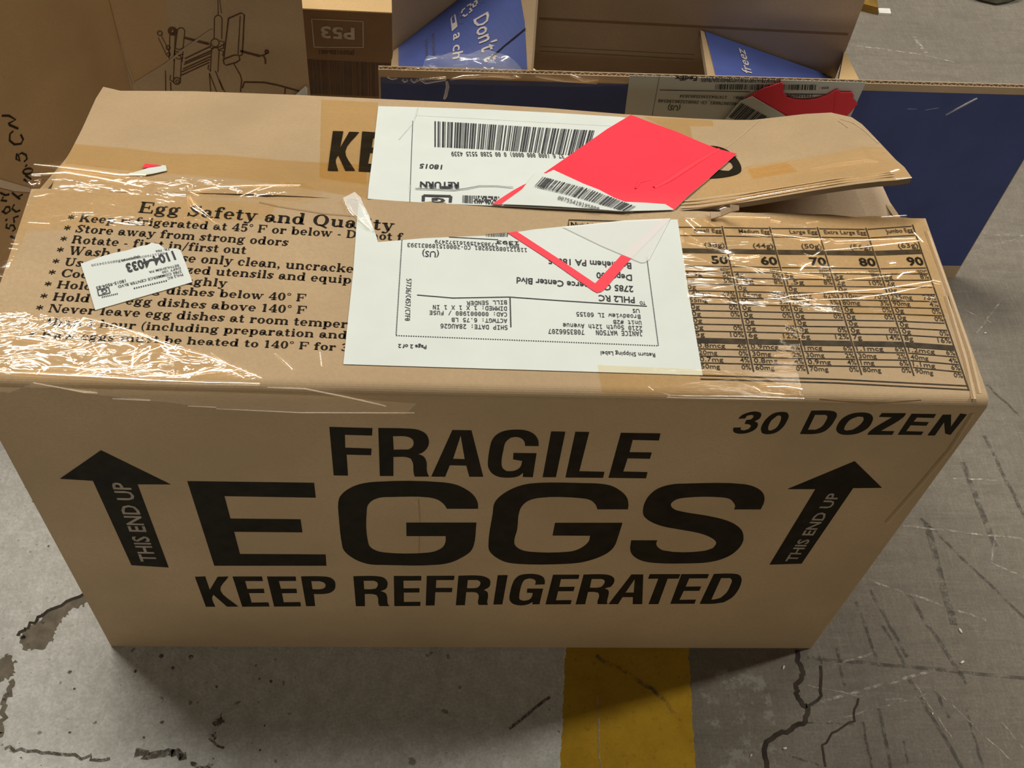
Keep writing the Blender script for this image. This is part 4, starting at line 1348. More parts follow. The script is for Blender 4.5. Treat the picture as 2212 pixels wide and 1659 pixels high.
def torn_label():
    mb = MB()
    k = K(2.765, 0, 340)
    out = [(483, 640), (600, 598), (690, 573), (760, 560), (840, 533), (880, 528), (905, 514), (950, 521), (985, 549), (1050, 548), (1078, 556), (1115, 650), (1150, 748), (1070, 772), (850, 835), (570, 916), (530, 780)]
    sheet(mb, TOP, [k(*p) for p in out], 'paper', 0.0007, 0.012, 0.0004)
    z = 0.0011

    def t(s, a, b, tp, font='sans', bold=0.01, mat='paper_ink'):
        text(mb, TOP, s, k(*a), k(*b), k(*tp), mat, font, bold, z)
    t('1104-4033', (1035, 566), (748, 645), (1048, 615), 'sans', 0.035)
    t('BETHLEHEM PA', (1068, 644), (890, 686), (1071, 656))
    t('DEPT 100', (1078, 660), (968, 687), (1081, 672))
    t('2785 COMMERCE CENTER BLVD', (1084, 679), (705, 772), (1088, 693))
    t('PHL2 RC', (1092, 698), (1000, 722), (1096, 712))
    t('18015-9504-83', (750, 734), (575, 778), (754, 751))
    t('G', (640, 790), (605, 799), (645, 812))
    t('TR: 786', (1015, 546), (930, 562), (1018, 557))
    t('9611376020000000528855154339', (985, 572), (548, 645), (988, 583), 'mono', 0.0)
    t('SRJPD/100.Y', (835, 590), (705, 624), (838, 601))
    dashes(mb, TOP, k(705, 820), k(606, 842), 9, 0.0011, 'paper_ink', z)
    dashes(mb, TOP, k(998, 742), k(795, 790), 15, 0.0011, 'paper_ink', z)
    for a, b in (((585, 798), (650, 782)), ((650, 782), (660, 815)), ((660, 815), (592, 832)), ((592, 832), (585, 798))):
        ribbon(mb, TOP, [k(*a), k(*b)], 0.0006, 'paper_ink', z)
    o = mb.build('routing_label', EGG)
    o['label'] = 'small torn white label numbered 1104-4033 on the egg safety text'
    # red and white torn remnant at the left seam
    mb = MB()
    sheet(mb, BACK, [(275, 379), (310, 369), (340, 359), (359, 360), (361, 371), (330, 378), (316, 380)], 'paper', 0.0012, 0, 0.0003)
    sheet(mb, BACK, [(308, 367), (314, 357), (335, 359), (350, 361)], 'red', 0.0016, 0, 0.0003)
    o = mb.build('torn_label_scrap', EGG)
    o['label'] = 'red and white label scrap at the left end of the seam'


torn_label()


# ------------------------------------------------------------------ clear tape on the egg carton
def crumple(amp, sc, seed):
    off = Vector((seed * 3.1, seed * 1.7, seed))

    def f(p):
        q = Vector((p.x * sc, p.y * sc * 1.6, p.z * sc)) + off
        a = noise.noise(q)
        b = noise.noise(q * 2.7)
        return amp * ((1 - abs(a) * 2) * 0.6 + (1 - abs(b) * 2) * 0.4 + 0.2)
    return f


def egg_tape():
    def tp(name, label, items):
        mb = MB()
        for it in items:
            if it[0] == 'sheet':
                _, surf, pix, mat, lift, step, bump = it
                sheet(mb, surf, pix, mat, lift, step, 0, None, None, bump)
            else:
                _, surf, pix, r = it
                fold(mb, surf, pix, r, 'tape_ridge', 0.0008)
        o = mb.build(name, EGG, smooth=True)
        o['label'] = label
        return o
    c4 = K(2.765, 0, 340)
    c8 = K(2.458, 0, 640)
    # crinkled film on the left front corner, over the front edge
    it = [('sheet', TOP, [(-40, 690), c4(90, 930), c4(330, 960), c4(530, 975), c4(760, 1030), c4(1000, 1110), c4(1200, 1180), c4(1400, 1250), c4(1530, 1310), c4(1560, 1352), (420, 822), (200, 816), (-60, 812)], 'tape_crinkled', 0.0012, 0.004, crumple(0.0012, 60, 1)),
          ('sheet', FRONT, [(-60, 832), (200, 836), (420, 842), (700, 852), (900, 868), c8(2150, 620), c8(1600, 610), c8(1150, 585), c8(800, 545), c8(450, 505), c8(180, 450), (20, 845)], 'tape', 0.0008, 0.008, crumple(0.0006, 40, 2))]
    for q, r in (([c8(0, 410), c8(200, 420), c8(500, 435), c8(800, 455), c8(1100, 466), c8(1380, 470)], .0016),
                 ([c8(440, 120), c8(560, 150), c8(700, 195), c8(880, 260), c8(1000, 300), c8(1120, 330), c8(1390, 440)], .0014),
                 ([c8(345, 225), c8(400, 170), c8(450, 120)], .001), ([c8(700, 390), c8(705, 340), c8(725, 280), c8(640, 245)], .001),
                 ([c8(690, 385), c8(760, 310), c8(880, 265)], .0009), ([c8(770, 430), c8(950, 430), c8(1110, 405), c8(1220, 400), c8(1300, 440)], .0011),
                 ([c8(780, 390), c8(800, 360), c8(890, 350)], .001), ([c8(220, 385), c8(350, 380), c8(480, 400), c8(680, 390)], .0013),
                 ([c8(60, 375), c8(190, 365)], .001), ([c8(0, 205), c8(150, 235), c8(400, 262)], .0011), ([c8(500, 275), c8(545, 330)], .0009),
                 ([c8(900, 320), c8(970, 350)], .0008), ([c8(1120, 305), c8(1190, 355)], .0008), ([c8(1460, 310), c8(1520, 360), c8(1555, 395)], .001), ([c8(1700, 300), c8(1710, 380)], .0007)):
        it.append(('fold', TOP, q, r))
    for q, r in (([c8(180, 450), c8(450, 500), c8(520, 505)], .0009), ([c8(600, 535), c8(720, 538), c8(800, 545)], .0009), ([c8(1000, 575), c8(1150, 582)], .0006), ([c8(1420, 475), c8(1620, 480), c8(1840, 525), c8(2050, 575)], .001), ([c8(1150, 590), c8(1600, 610), c8(2200, 612)], .0006)):
        it.append(('fold', FRONT, q, r))
    tp('packing_tape', 'crinkled clear tape glinting over the left front edge', it)
    # seam tape, left part
    it = [('sheet', BACK, [(70, 362), (135, 355), (290, 372), (420, 395), (560, 398), (660, 402), (700, 425), (640, 441), (430, 432), (300, 428), (72, 411)], 'tape_crinkled', 0.0022, 0.006, crumple(0.0008, 50, 3)),
          ('sheet', TOP, [(72, 411), (300, 424), (430, 434), (600, 444), (580, 475), (480, 480), (60, 500), (10, 600), (-20, 600), (20, 540)], 'tape', 0.0010, 0.008, crumple(0.0005, 40, 4))]
    c2 = K(2.765, 0, 0)
    for q, r in (([c2(205, 990), c2(330, 1005), c2(560, 1035), c2(720, 1055), c2(875, 1055)], .0017), ([c2(190, 1050), c2(400, 1040), c2(600, 1075), c2(860, 1125)], .0014),
                 ([c2(170, 1080), c2(190, 1115), c2(230, 1105), c2(240, 1075)], .0014), ([c2(720, 1135), c2(780, 1160)], .0008), ([c2(430, 1275), c2(560, 1275)], .0005),
                 ([c2(170, 1335), c2(300, 1342)], .0006)):
        it.append(('fold', BACK if q[0][1] < 405 else TOP, q, r))
    k1 = K(3.16, 0, 0)
    for q, r in (([k1(1290, 1345), k1(1310, 1425), k1(1400, 1480), k1(1510, 1560)], .0018), ([k1(1300, 1360), k1(1340, 1410), k1(1440, 1490)], .001),
                 ([k1(1640, 1350), k1(1760, 1300), k1(1830, 1265)], .0012), ([k1(1320, 1310), k1(1500, 1285), k1(1800, 1275), k1(2050, 1272)], .0012), ([k1(1760, 1310), k1(1900, 1270)], .0009), ([k1(1300, 1320), k1(1360, 1345)], .001)):
        it.append(('fold', TOP, q, r))
    tp('packing_tape', 'clear tape along the left end of the seam', it)
    # torn film standing up at the label's left tip
    k2 = K(3.16, 640, 0)
    it = [('sheet', TOP, [k2(320, 1375), k2(400, 1330), k2(440, 1370), k2(500, 1500), k2(530, 1590), k2(470, 1560), k2(410, 1500), k2(350, 1440)], 'film_white', 0.0022, 0.005, crumple(0.0015, 90, 5)),
          ('fold', TOP, [k2(325, 1375), k2(365, 1450), k2(420, 1505), k2(525, 1585)], .0013), ('fold', TOP, [k2(360, 1400), k2(400, 1480)], .0009), ('fold', TOP, [k2(410, 1340), k2(470, 1460), k2(520, 1560)], .0009)]
    tp('torn_film', 'torn whitish film at the left tip of the lower label', it)
    # film over the nutrition table
    k6 = K(2.8653, 1440, 440)
    it = [('sheet', TOP, [k6(70, 95), k6(500, 80), k6(1000, 85), k6(1580, 85), k6(1620, 200), k6(1690, 480), k6(1740, 720), k6(1300, 700), k6(700, 660), k6(130, 600)], 'tape', 0.0012, 0.006, crumple(0.0006, 45, 6))]
    for q, r in (([k6(460, 195), k6(560, 200), k6(625, 212)], .0011), ([k6(640, 195), k6(830, 220), k6(980, 230)], .0011), ([k6(820, 238), k6(960, 228)], .0013), ([k6(1005, 225), k6(1040, 245), k6(1300, 232), k6(1540, 222)], .0012),
                 ([k6(940, 215), k6(960, 290), k6(900, 335), k6(845, 315)], .0009), ([k6(970, 298), k6(1200, 280), k6(1400, 255), k6(1560, 235)], .0011), ([k6(1530, 185), k6(1585, 245)], .0009),
                 ([k6(385, 335), k6(480, 345), k6(570, 325)], .0011), ([k6(480, 350), k6(570, 340)], .0014), ([k6(820, 420), k6(850, 385), k6(890, 370)], .0014), ([k6(1370, 380), k6(1410, 375)], .0022),
                 ([k6(420, 390), k6(700, 430), k6(900, 455), k6(985, 470)], .001), ([k6(700, 435), k6(1000, 435), k6(1200, 432), k6(1380, 440)], .0008), ([k6(1060, 485), k6(1250, 465), k6(1380, 452)], .0008),
                 ([k6(1420, 470), k6(1450, 440), k6(1530, 425)], .0015), ([k6(600, 598), k6(700, 598), k6(760, 580), k6(1000, 560), k6(1300, 540), k6(1640, 485)], .0013), ([k6(710, 618), k6(900, 605), k6(1150, 598), k6(1400, 560), k6(1630, 510), k6(1655, 522)], .0012),
                 ([k6(985, 560), k6(1055, 550)], .0016), ([k6(120, 110), k6(175, 165)], .0012), ([k6(150, 105), k6(210, 150)], .001), ([k6(110, 190), k6(190, 240)], .0012), ([k6(90, 170), k6(100, 250)], .0009),
                 ([k6(230, 110), k6(300, 150)], .0009), ([k6(640, 110), k6(700, 120)], .0011), ([k6(860, 130), k6(940, 115)], .001), ([k6(1320, 90), k6(1480, 80)], .0011), ([k6(1640, 485), k6(1690, 495)], .0016), ([k6(300, 85), k6(640, 95)], .0009),
                 ([k6(120, 250), k6(300, 290), k6(420, 320)], .0009), ([k6(130, 320), k6(280, 380)], .0007)):
        it.append(('fold', TOP, q, r))
    tp('packing_tape', 'clear crinkled tape over the nutrition table', it)
    # strip to the front edge on the right
    it = [('sheet', TOP, [(1290, 640 + 150), (1660, 806), (1700, 690), (1735, 700), (1720, 800), (1737, 862), (1300, 850)], 'tape_flat', 0.0009, 0.008, crumple(0.0001, 20, 7)),
          ('fold', TOP, [(1640, 842), (1690, 843), (1730, 845)], .0035), ('fold', TOP, [(1625, 838), (1640, 848)], .0014), ('fold', TOP, [(1440, 858), (1600, 860), (1737, 864)], .0012), ('fold', TOP, [(1400, 838), (1410, 846)], .001)]
    tp('packing_tape', 'clear tape strip ending in a bright glint near the right front edge', it)
    # yellowed tape band along the lower half of the far flap, and a vertical one
    it = [('sheet', BACK, [k1(505, 985), k1(860, 1015), k1(1150, 1050), k1(1500, 1060), k1(1900, 1095), k1(2500, 1130), (794, 431), (600, 398), k1(1000, 1180), k1(440, 1120)], 'tape_tan', 0.0008, 0.01, None)]
    tp('packing_tape', 'yellowed tape band along the far flap', it)
    tp('packing_tape', 'yellowed tape strip beside the far label', [('sheet', BACK, [(694, 216), (817, 222), (800, 400), (690, 385)], 'tape_tan', 0.0007, 0.01, None)])
    k3 = K(3.687, 1300, 130)
    tp('packing_tape', 'yellowed tape piece above the red sticker', [('sheet', BACK, [k3(330, 455), k3(880, 480), k3(890, 530), k3(700, 530), k3(725, 640)], 'tape_tan', 0.0007, 0.01, None)])
    it = [('sheet', BACK, [k3(850, 955), k3(1100, 900), k3(1150, 850), k3(1480, 805), k3(1800, 755), k3(2212, 690), k3(2380, 850), k3(2460, 930), k3(2200, 950), k3(1700, 1030), k3(1100, 1120), k3(650, 1180)], 'tape', 0.0009, 0.01, crumple(.0004, 40, 9)),
          ('sheet', BACK, [k3(1160, 870), k3(1470, 815), k3(1560, 890), k3(1200, 950)], 'tape_tan', 0.0008, 0.01, None),
          ('fold', BACK, [k3(1660, 880), k3(1850, 845), k3(2100, 810), k3(2200, 815)], .0011), ('fold', BACK, [k3(2290, 900), k3(2360, 880)], .0014), ('fold', BACK, [k3(2330, 960), k3(2460, 950)], .0012), ('fold', BACK, [k3(1000, 1130), k3(1300, 1080), k3(1700, 1010), k3(2200, 925)], .0008)]
    tp('packing_tape', 'clear and yellowed tape on the raised right end of the far flap', it)
    # curl of torn liner in the gap
    mb = MB()
    P = [at_z(*p, z) for p, z in ((k3(870, 1262), .387), (k3(950, 1240), .389), (k3(1030, 1205), .396), (k3(1095, 1190), .404))]
    for a, b in zip(P, P[1:]):
        mb.prism([a, b, b + Vector((0, .003, .001)), a + Vector((0, .006, .001))], [a - Vector((0, 0, .001)), b - Vector((0, 0, .001)), b + Vector((0, .003, 0)), a + Vector((0, .006, 0))], 'kraft_edge')
    fold(mb, TOP, [k3(900, 1240), k3(960, 1215), k3(1000, 1222)], 0.002, 'tape_ridge', 0.004)
    mb.build('torn_board_curl', EGG, smooth=True)


egg_tape()


# ------------------------------------------------------------------ the open blue box behind
BLUE = thing('blue_box', 'blue printed corrugated box with its top flaps open, behind the egg carton', 'box', (0.52, 0.53, 0.0))


def blue_box():
    ZT = 0.275
    A = at_z(817, 150, ZT)
    B = at_z(2212, 190, ZT)
    u = (B - A)
    u.z = 0
    u.normalize()
    n = Vector((u.y, -u.x, 0))              # towards the egg carton
    FP = Plane(A, n)
    e1, e2 = FP(2212, 352), FP(2079, 565)
    Lf = ((e1 - A).dot(u) + (e2 - A).dot(u)) / 2
    back = -n
    T = 0.0056
    up = Vector((0, 0, 1))

    def P(s, z, d=0.0):
        return Vector((A.x, A.y, 0)) + u * s + up * z + back * d
    # front panel: outer liner, fluted core, inner liner
    mb = MB()
    for d0, d1 in ((0, .0009), (T - .0009, T)):
        mb.prism([P(0, 0, d0), P(Lf, 0, d0), P(Lf, ZT, d0), P(0, ZT, d0)], [P(0, 0, d1), P(Lf, 0, d1), P(Lf, ZT, d1), P(0, ZT, d1)], 'kraft_in', ('kraft_edge', 'kraft_in'))
    nfl = int(Lf / .0085) * 8
    prev = None
    for i in range(nfl + 1):
        s = Lf * i / nfl
        d = T / 2 + (T / 2 - .0009) * math.sin(i * math.pi / 4)
        cur = (P(s, 0.0, d - .00025), P(s, 0.0, d + .00025), P(s, ZT - .0004, d + .00025), P(s, ZT - .0004, d - .00025))
        if prev:
            mb.mesh([prev[0], cur[0], cur[3], prev[3]], [(0, 1, 2, 3)], 'kraft_edge')
            mb.mesh([prev[1], prev[2], cur[2], cur[1]], [(0, 1, 2, 3)], 'kraft_edge')
            mb.mesh([prev[3], cur[3], cur[2], prev[2]], [(0, 1, 2, 3)], 'kraft_edge')
        prev = cur
    # dark well between the flutes
    mb.face([P(0, ZT - .006, .0009), P(Lf, ZT - .006, .0009), P(Lf, ZT - .006, T - .0009), P(0, ZT - .006, T - .0009)], 'kraft_in')
    q = [P(0.002, .022), P(Lf - .001, .022), P(Lf - .001, ZT - .0085), P(0.30, ZT - .0085), P(0.002, ZT - .0085)]
    mb.face([p + n * .0003 for p in q], 'blue')
    text(mb, FP, 'day trial', (1876, 402), (1957, 404), (1876, 392), 'blue_ink', 'sans', 0.01, 0.0006)
    mb.build('front_panel', BLUE)
    # back wall and raised back flap
    YBK = 0.565
    BP = Plane((0, YBK, 0), (0, -1, 0))
    mb = MB()
    a, b = BP(847, 60), BP(1838, 80)
    mb.box((a.x, YBK, 0.0), (b.x, YBK + .0055, 0.43), 'kraft_in')
    for py in (118, 128):
        ribbon(mb, BP, [(1165, py - 18), (1500, py)], 0.0008, 'crease', 0.0003)
    ribbon(mb, BP, [(1165, 40), (1832, 74)], 0.003, 'crease', 0.0002)
    o = mb.build('back_panel', BLUE)
    # end walls, bottom
    mb = MB()
    y0 = A.y + T
    zl = 0.195
    mb.box((a.x - .001, y0, 0), (a.x + .0045, YBK, zl), 'kraft_in')
    mb.build('end_panel', BLUE)
    mb = MB()
    mb.box((b.x - .0045, y0 + .018, 0), (b.x + .001, YBK, zl - .01), 'kraft_light')
    mb.build('end_panel', BLUE)
    mb = MB()
    mb.box((a.x + .006, y0 + .02, 0.0), (b.x - .006, YBK - .001, .005), 'kraft_in')
    mb.build('bottom_panel', BLUE)

    # end flaps, printed side up
    def flap(name, pt4, inks, label, edgepix):
        S_ = Patch(*pt4)
        if S_.n.z < 0:
            S_.n = -S_.n
        mb = MB()
        K_ = 24
        g = [[S_.pt(i / K_, j / K_) for i in range(K_ + 1)] for j in range(K_ + 1)]
        for j in range(K_):
            for i in range(K_):
                f = [g[j][i], g[j][i + 1], g[j + 1][i + 1], g[j + 1][i]]
                mb.mesh(f, [(0, 1, 2, 3)], 'kraft')
                mb.mesh([p - S_.n * .005 for p in f], [(3, 2, 1, 0)], 'kraft_in')
        rim = [g[0][i] for i in range(K_ + 1)] + [g[j][K_] for j in range(1, K_ + 1)] + [g[K_][i] for i in range(K_ - 1, -1, -1)] + [g[j][0] for j in range(K_ - 1, 0, -1)]
        for i in range(len(rim)):
            p, q = rim[i], rim[(i + 1) % len(rim)]
            mb.mesh([q, p, p - S_.n * .005, q - S_.n * .005], [(0, 1, 2, 3)], 'kraft_edge')
        inks(mb, S_)
        o = mb.build(name, BLUE)
        o['label'] = label
    yf = A.y + T + .006
    k = K(5.53, 820, 0)

    def left_ink(mb, S_):
        sheet(mb, S_, [k(*p) for p in ((232, 1300), (230, 800), (228, 540), (240, 300), (860, -300), (1300, -900), (1640, -600), (1690, 0), (1735, 260), (1765, 800), (1780, 1300))], 'blue', 0.0008, 0.04)
        text(mb, S_, "Don't t", k(1130, 245), k(1265, 760), k(1300, 150), 'blue_text', 'sans', 0.012, 0.0015)
        text(mb, S_, 'a ch', k(890, 420), k(880, 720), k(1000, 395), 'blue_text', 'sans', 0.012, 0.0015)
        for x0, y0, x1, y1, n in ((562, 475, 572, 700, 11), (640, 408, 660, 690, 15)):      # print too small to read
            dashes(mb, S_, k(x0, y0), k(x1, y1), n, 0.0028, 'blue_ink', 0.0015)
        ribbon(mb, S_, [k(1290, 740), k(1500, 555), k(1750, 350)], 0.0011, 'ink', 0.0014)
        # recycling marks
        k_ = k
        for q in (((862, 230), (905, 185), (930, 330), (880, 380)),):
            ribbon(mb, S_, [k_(*p) for p in q] + [k_(*q[0])], 0.0016, 'blue_text', 0.0015)
        sheet(mb, S_, [k_(*p) for p in ((870, 300), (920, 270), (928, 335), (882, 375))], 'blue_text', 0.0015)
        for q in (((940, 215), (985, 290)), ((955, 150), (980, 220))):
            ribbon(mb, S_, [k_(*p) for p in q], 0.001, 'blue_ink', 0.0015)
        for q in (((985, 170), (1000, 130), (1030, 110)), ((1050, 85), (1095, 60), (1100, 85)), ((1000, 190), (1030, 205), (1060, 180)), ((1075, 165), (1110, 140), (1085, 110)),
                  ((1120, 55), (1130, 95), (1165, 70)), ((1135, 40), (1165, 15), (1170, 60))):
            ribbon(mb, S_, [k_(*p) for p in q], 0.0022, 'blue_text', 0.0015)
        for q in (((1185, -10), (1200, 80)), ((1205, 0), (1225, 50)), ((1240, -20), (1250, 35))):
            ribbon(mb, S_, [k_(*p) for p in q], 0.0008, 'blue_ink', 0.0015)
    flap('end_flap', ((a.x + .001, yf, .252), (at_y(1150, 140, yf).x, yf, .256), (at_y(1150, 140, yf).x + .006, YBK - .003, .345), (a.x + .001, YBK - .003, .208)), left_ink, 'blue end flap at the left with pale printing', None)
    k3 = K(2.4254, 1300, 0)

    def right_ink(mb, S_):
        sheet(mb, S_, [k3(*p) for p in ((535, 150), (560, 60), (1148, 200), (1148, 345), (1200, 440), (1240, 560), (640, 560), (605, 440))], 'blue', 0.0008, 0.04)
        text(mb, S_, 'freez', k3(785, 395), k3(745, 268), k3(735, 385), 'blue_text', 'sans', 0.012, 0.0015)
    r0, r1 = at_y(1547, 165, yf), at_y(1806, 172, yf)
    flap('end_flap', ((r0.x, yf, .252), (r1.x, yf, .252), (BP(1800, 165).x - .002, YBK - .003, BP(1800, 163).z), (BP(1512, 60).x, YBK - .003, BP(1512, 61).z)), right_ink, 'blue end flap at the right printed free', None)
    # outer right end flap folded down, catching the light
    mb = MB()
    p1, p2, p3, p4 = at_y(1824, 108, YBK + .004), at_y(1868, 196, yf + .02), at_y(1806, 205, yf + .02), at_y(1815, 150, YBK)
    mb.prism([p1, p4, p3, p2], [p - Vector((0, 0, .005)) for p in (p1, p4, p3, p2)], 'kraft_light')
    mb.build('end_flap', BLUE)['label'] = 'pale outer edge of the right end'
    # return label on the front panel
    mb = MB()
    tl, tr = FP(1360, 162), FP(1870, 177)
    lab = [tl, tr]
    dn = Vector((0, 0, -0.135))
    bl = FP(1350, 240)
    sl = (bl - tl) * (0.135 / (tl.z - bl.z))
    sheet_w(mb, FP, [tl, tl + sl, tr + dn + u * -.004, tr], 'paper', 0.0008, 0.0, 0.0003)
    k4 = K(3.687, 1300, 130)
    z = 0.0013

    def t(s, a, b, tp, font='mono', bold=0.008):
        text(mb, FP, s, k4(*a), k4(*b), k4(*tp), 'paper_ink', font, bold, z)
    t('FedEx', (762, 125), (583, 120), (760, 158), 'sans', 0.035)
    barcode(mb, FP, k4(905, 185), k4(1705, 190), k4(1700, 232), k4(900, 228), 74, 31, 'paper_ink', z, 0.55)
    rnd = random.Random(3)
    for j in range(3):
        barcode(mb, FP, k4(790, 132 + j * 12), k4(1420, 140 + j * 12), k4(1420, 151 + j * 12), k4(790, 143 + j * 12), 60, 40 + j, 'paper_ink', z, 0.5)
    ribbon(mb, FP, [k4(460, 232), k4(1180, 246)], 0.0007, 'paper_ink', z)
    ribbon(mb, FP, [k4(1460, 262), k4(1780, 266)], 0.0006, 'paper_ink', z)
    t('RMA:', (1806, 203), (1735, 208), (1804, 222), 'mono', 0.0)
    t('RMA:  174764333035863634', (1125, 283), (622, 270), (1122, 304))
    t('1191240286', (1680, 266), (1475, 266), (1678, 286))
    t('11912402867​6681_CO-200015286198540'.replace('\u200b', ''), (1180, 336), (452, 307), (1178, 358))
    t('(US)', (628, 358), (530, 352), (626, 398), 'sans')
    dashes(mb, FP, k4(460, 112), k4(405, 405), 50, 0.0006, 'paper_ink', z)
    dashes(mb, FP, k4(405, 405), k4(390, 520), 16, 0.0006, 'paper_ink', z)
    LB = mb.build('return_label', BLUE)
    LB['label'] = 'white carrier return label upside down on the blue panel'
    mb = MB()
    out = [(1115, 300), (1180, 262), (1280, 205), (1425, 158), (1445, 185), (1440, 235), (1470, 275), (1530, 293), (1600, 297), (1700, 288), (1790, 260), (1850, 225), (1875, 215), (1895, 238), (1985, 238), (2000, 262), (1995, 295), (2032, 328), (1975, 395), (1930, 440), (1860, 530), (1500, 530), (1300, 420), (1190, 330)]
    sheet(mb, FP, [k4(*p) for p in out], 'red', 0.0032, 0.006, 0.0004, None, None, crumple(0.0007, 60, 12))
    ribbon(mb, FP, [k4(1858, 228), k4(1842, 420)], 0.0014, 'red', 0.0045)
    RS = mb.build('red_sticker', LB, smooth=True)
    RS['label'] = 'torn red sticker on the carrier label'
    mb = MB()
    sheet(mb, FP, [k4(*p) for p in ((1190, 262), (1480, 430), (1600, 520), (900, 520), (985, 430), (1090, 305))], 'paper', 0.005, 0.0, 0.0003)
    barcode(mb, FP, k4(1105, 312), k4(1420, 480), k4(1330, 560), k4(1000, 425), 30, 51, 'paper_ink', 0.0056, 0.62)
    mb.build('barcode_label', RS)
    # film along the panel's upper edge
    mb = MB()
    TP = Plane(P(0, ZT), (0, 0, 1))
    sheet(mb, FP, [k(20, 890), k(500, 905), k(1000, 900), k(1700, 895), k(2212, 915), (1352, 172), (1352, 182), (1230, 185), (1000, 180), (900, 180), (822, 176)], 'tape', 0.0012, 0.006, 0, None, None, crumple(0.0008, 50, 21))
    for q, r in (([k(90, 905), k(150, 925), k(210, 920)], .0012), ([k(270, 940), k(300, 960), k(340, 945)], .0012), ([k(370, 940), k(410, 965), k(465, 945), k(440, 930)], .0012), ([k(470, 935), k(550, 975), k(780, 935), k(800, 920)], .0013), ([k(500, 940), k(790, 915)], .001),
                 ([k(840, 940), k(1000, 905), k(1300, 893), k(1560, 900)], .0012), ([k(1300, 890), k(1560, 912), k(1680, 905), k(1600, 885)], .0013), ([k(1860, 895), k(2000, 915), k(2212, 950), (1290, 178)], .0014), ([(1232, 160), (1262, 172), (1292, 170)], .0012),
                 ([k(800, 950), k(815, 1020), k(790, 1130), k(770, 1170)], .0016)):
        fold(mb, FP, q, r, 'tape_ridge', 0.0014)
    tp = mb.build('packing_tape', BLUE, smooth=True)
    tp['label'] = 'clear tape glinting along the upper edge of the blue panel'
    mb = MB()
    sheet(mb, TP, [k(60, 800), k(600, 790), k(1100, 790), k(1700, 800), k(2212, 815), k(2212, 860), k(1000, 850), k(60, 850)], 'tape', 0.0012, 0.006, 0, None, None, crumple(0.0006, 60, 22))
    for q, r in (([k(260, 865), k(400, 835), k(520, 840)], .0012), ([k(600, 800), k(690, 855)], .0012), ([k(640, 800), k(690, 825)], .001), ([k(880, 800), k(1000, 790)], .0012), ([k(1040, 830), k(1070, 860)], .0012), ([k(1130, 745), k(1220, 780)], .0012), ([k(1240, 820), k(1310, 850), k(1360, 825)], .0011), ([k(1400, 850), k(1500, 855)], .001), ([k(1840, 840), k(1860, 860)], .0012), ([k(550, 720), k(700, 685), k(880, 670)], .001)):
        fold(mb, TP, q, r, 'tape_ridge', 0.0014)
    tp = mb.build('packing_tape', BLUE, smooth=True)
    tp['label'] = 'clear tape folded over the top edge of the blue panel'
    mb = MB()
    # a lifted tongue of film
    tg = Patch(P(.040, ZT, .002), P(.135, ZT, .002), P(.105, ZT + .002, .030), P(.048, ZT + .002, .020))
    if tg.n.z < 0:
        tg.n = -tg.n
    g = [[tg.pt(i / 10, j / 6) + tg.n * (.003 * math.sin(i * 1.3) * math.sin(j * .9) + .006 * math.sin(j / 6 * 3.14)) for i in range(11)] for j in range(7)]
    mb.mesh([p for r_ in g for p in r_], [(j * 11 + i, j * 11 + i + 1, (j + 1) * 11 + i + 1, (j + 1) * 11 + i) for j in range(6) for i in range(10)], 'tongue')
    mb.build('torn_film', BLUE, smooth=True)['label'] = 'hazy tongue of film standing on the blue panel edge'
    mb = MB()
    fold(mb, FP, [(2042, 246), (2060, 235), (2085, 222), (2110, 210)], 0.0016, 'tape_ridge', 0.0012)
    fold(mb, FP, [(1998, 236), (2028, 231)], 0.0007, 'tape_ridge', 0.0008)
    fold(mb, FP, [(1960, 234), (1980, 234)], 0.0005, 'tape_ridge', 0.0008)
    mb.build('tape_wrinkle', BLUE, smooth=True)['label'] = 'bright streak of clear tape on the blue panel'


blue_box()


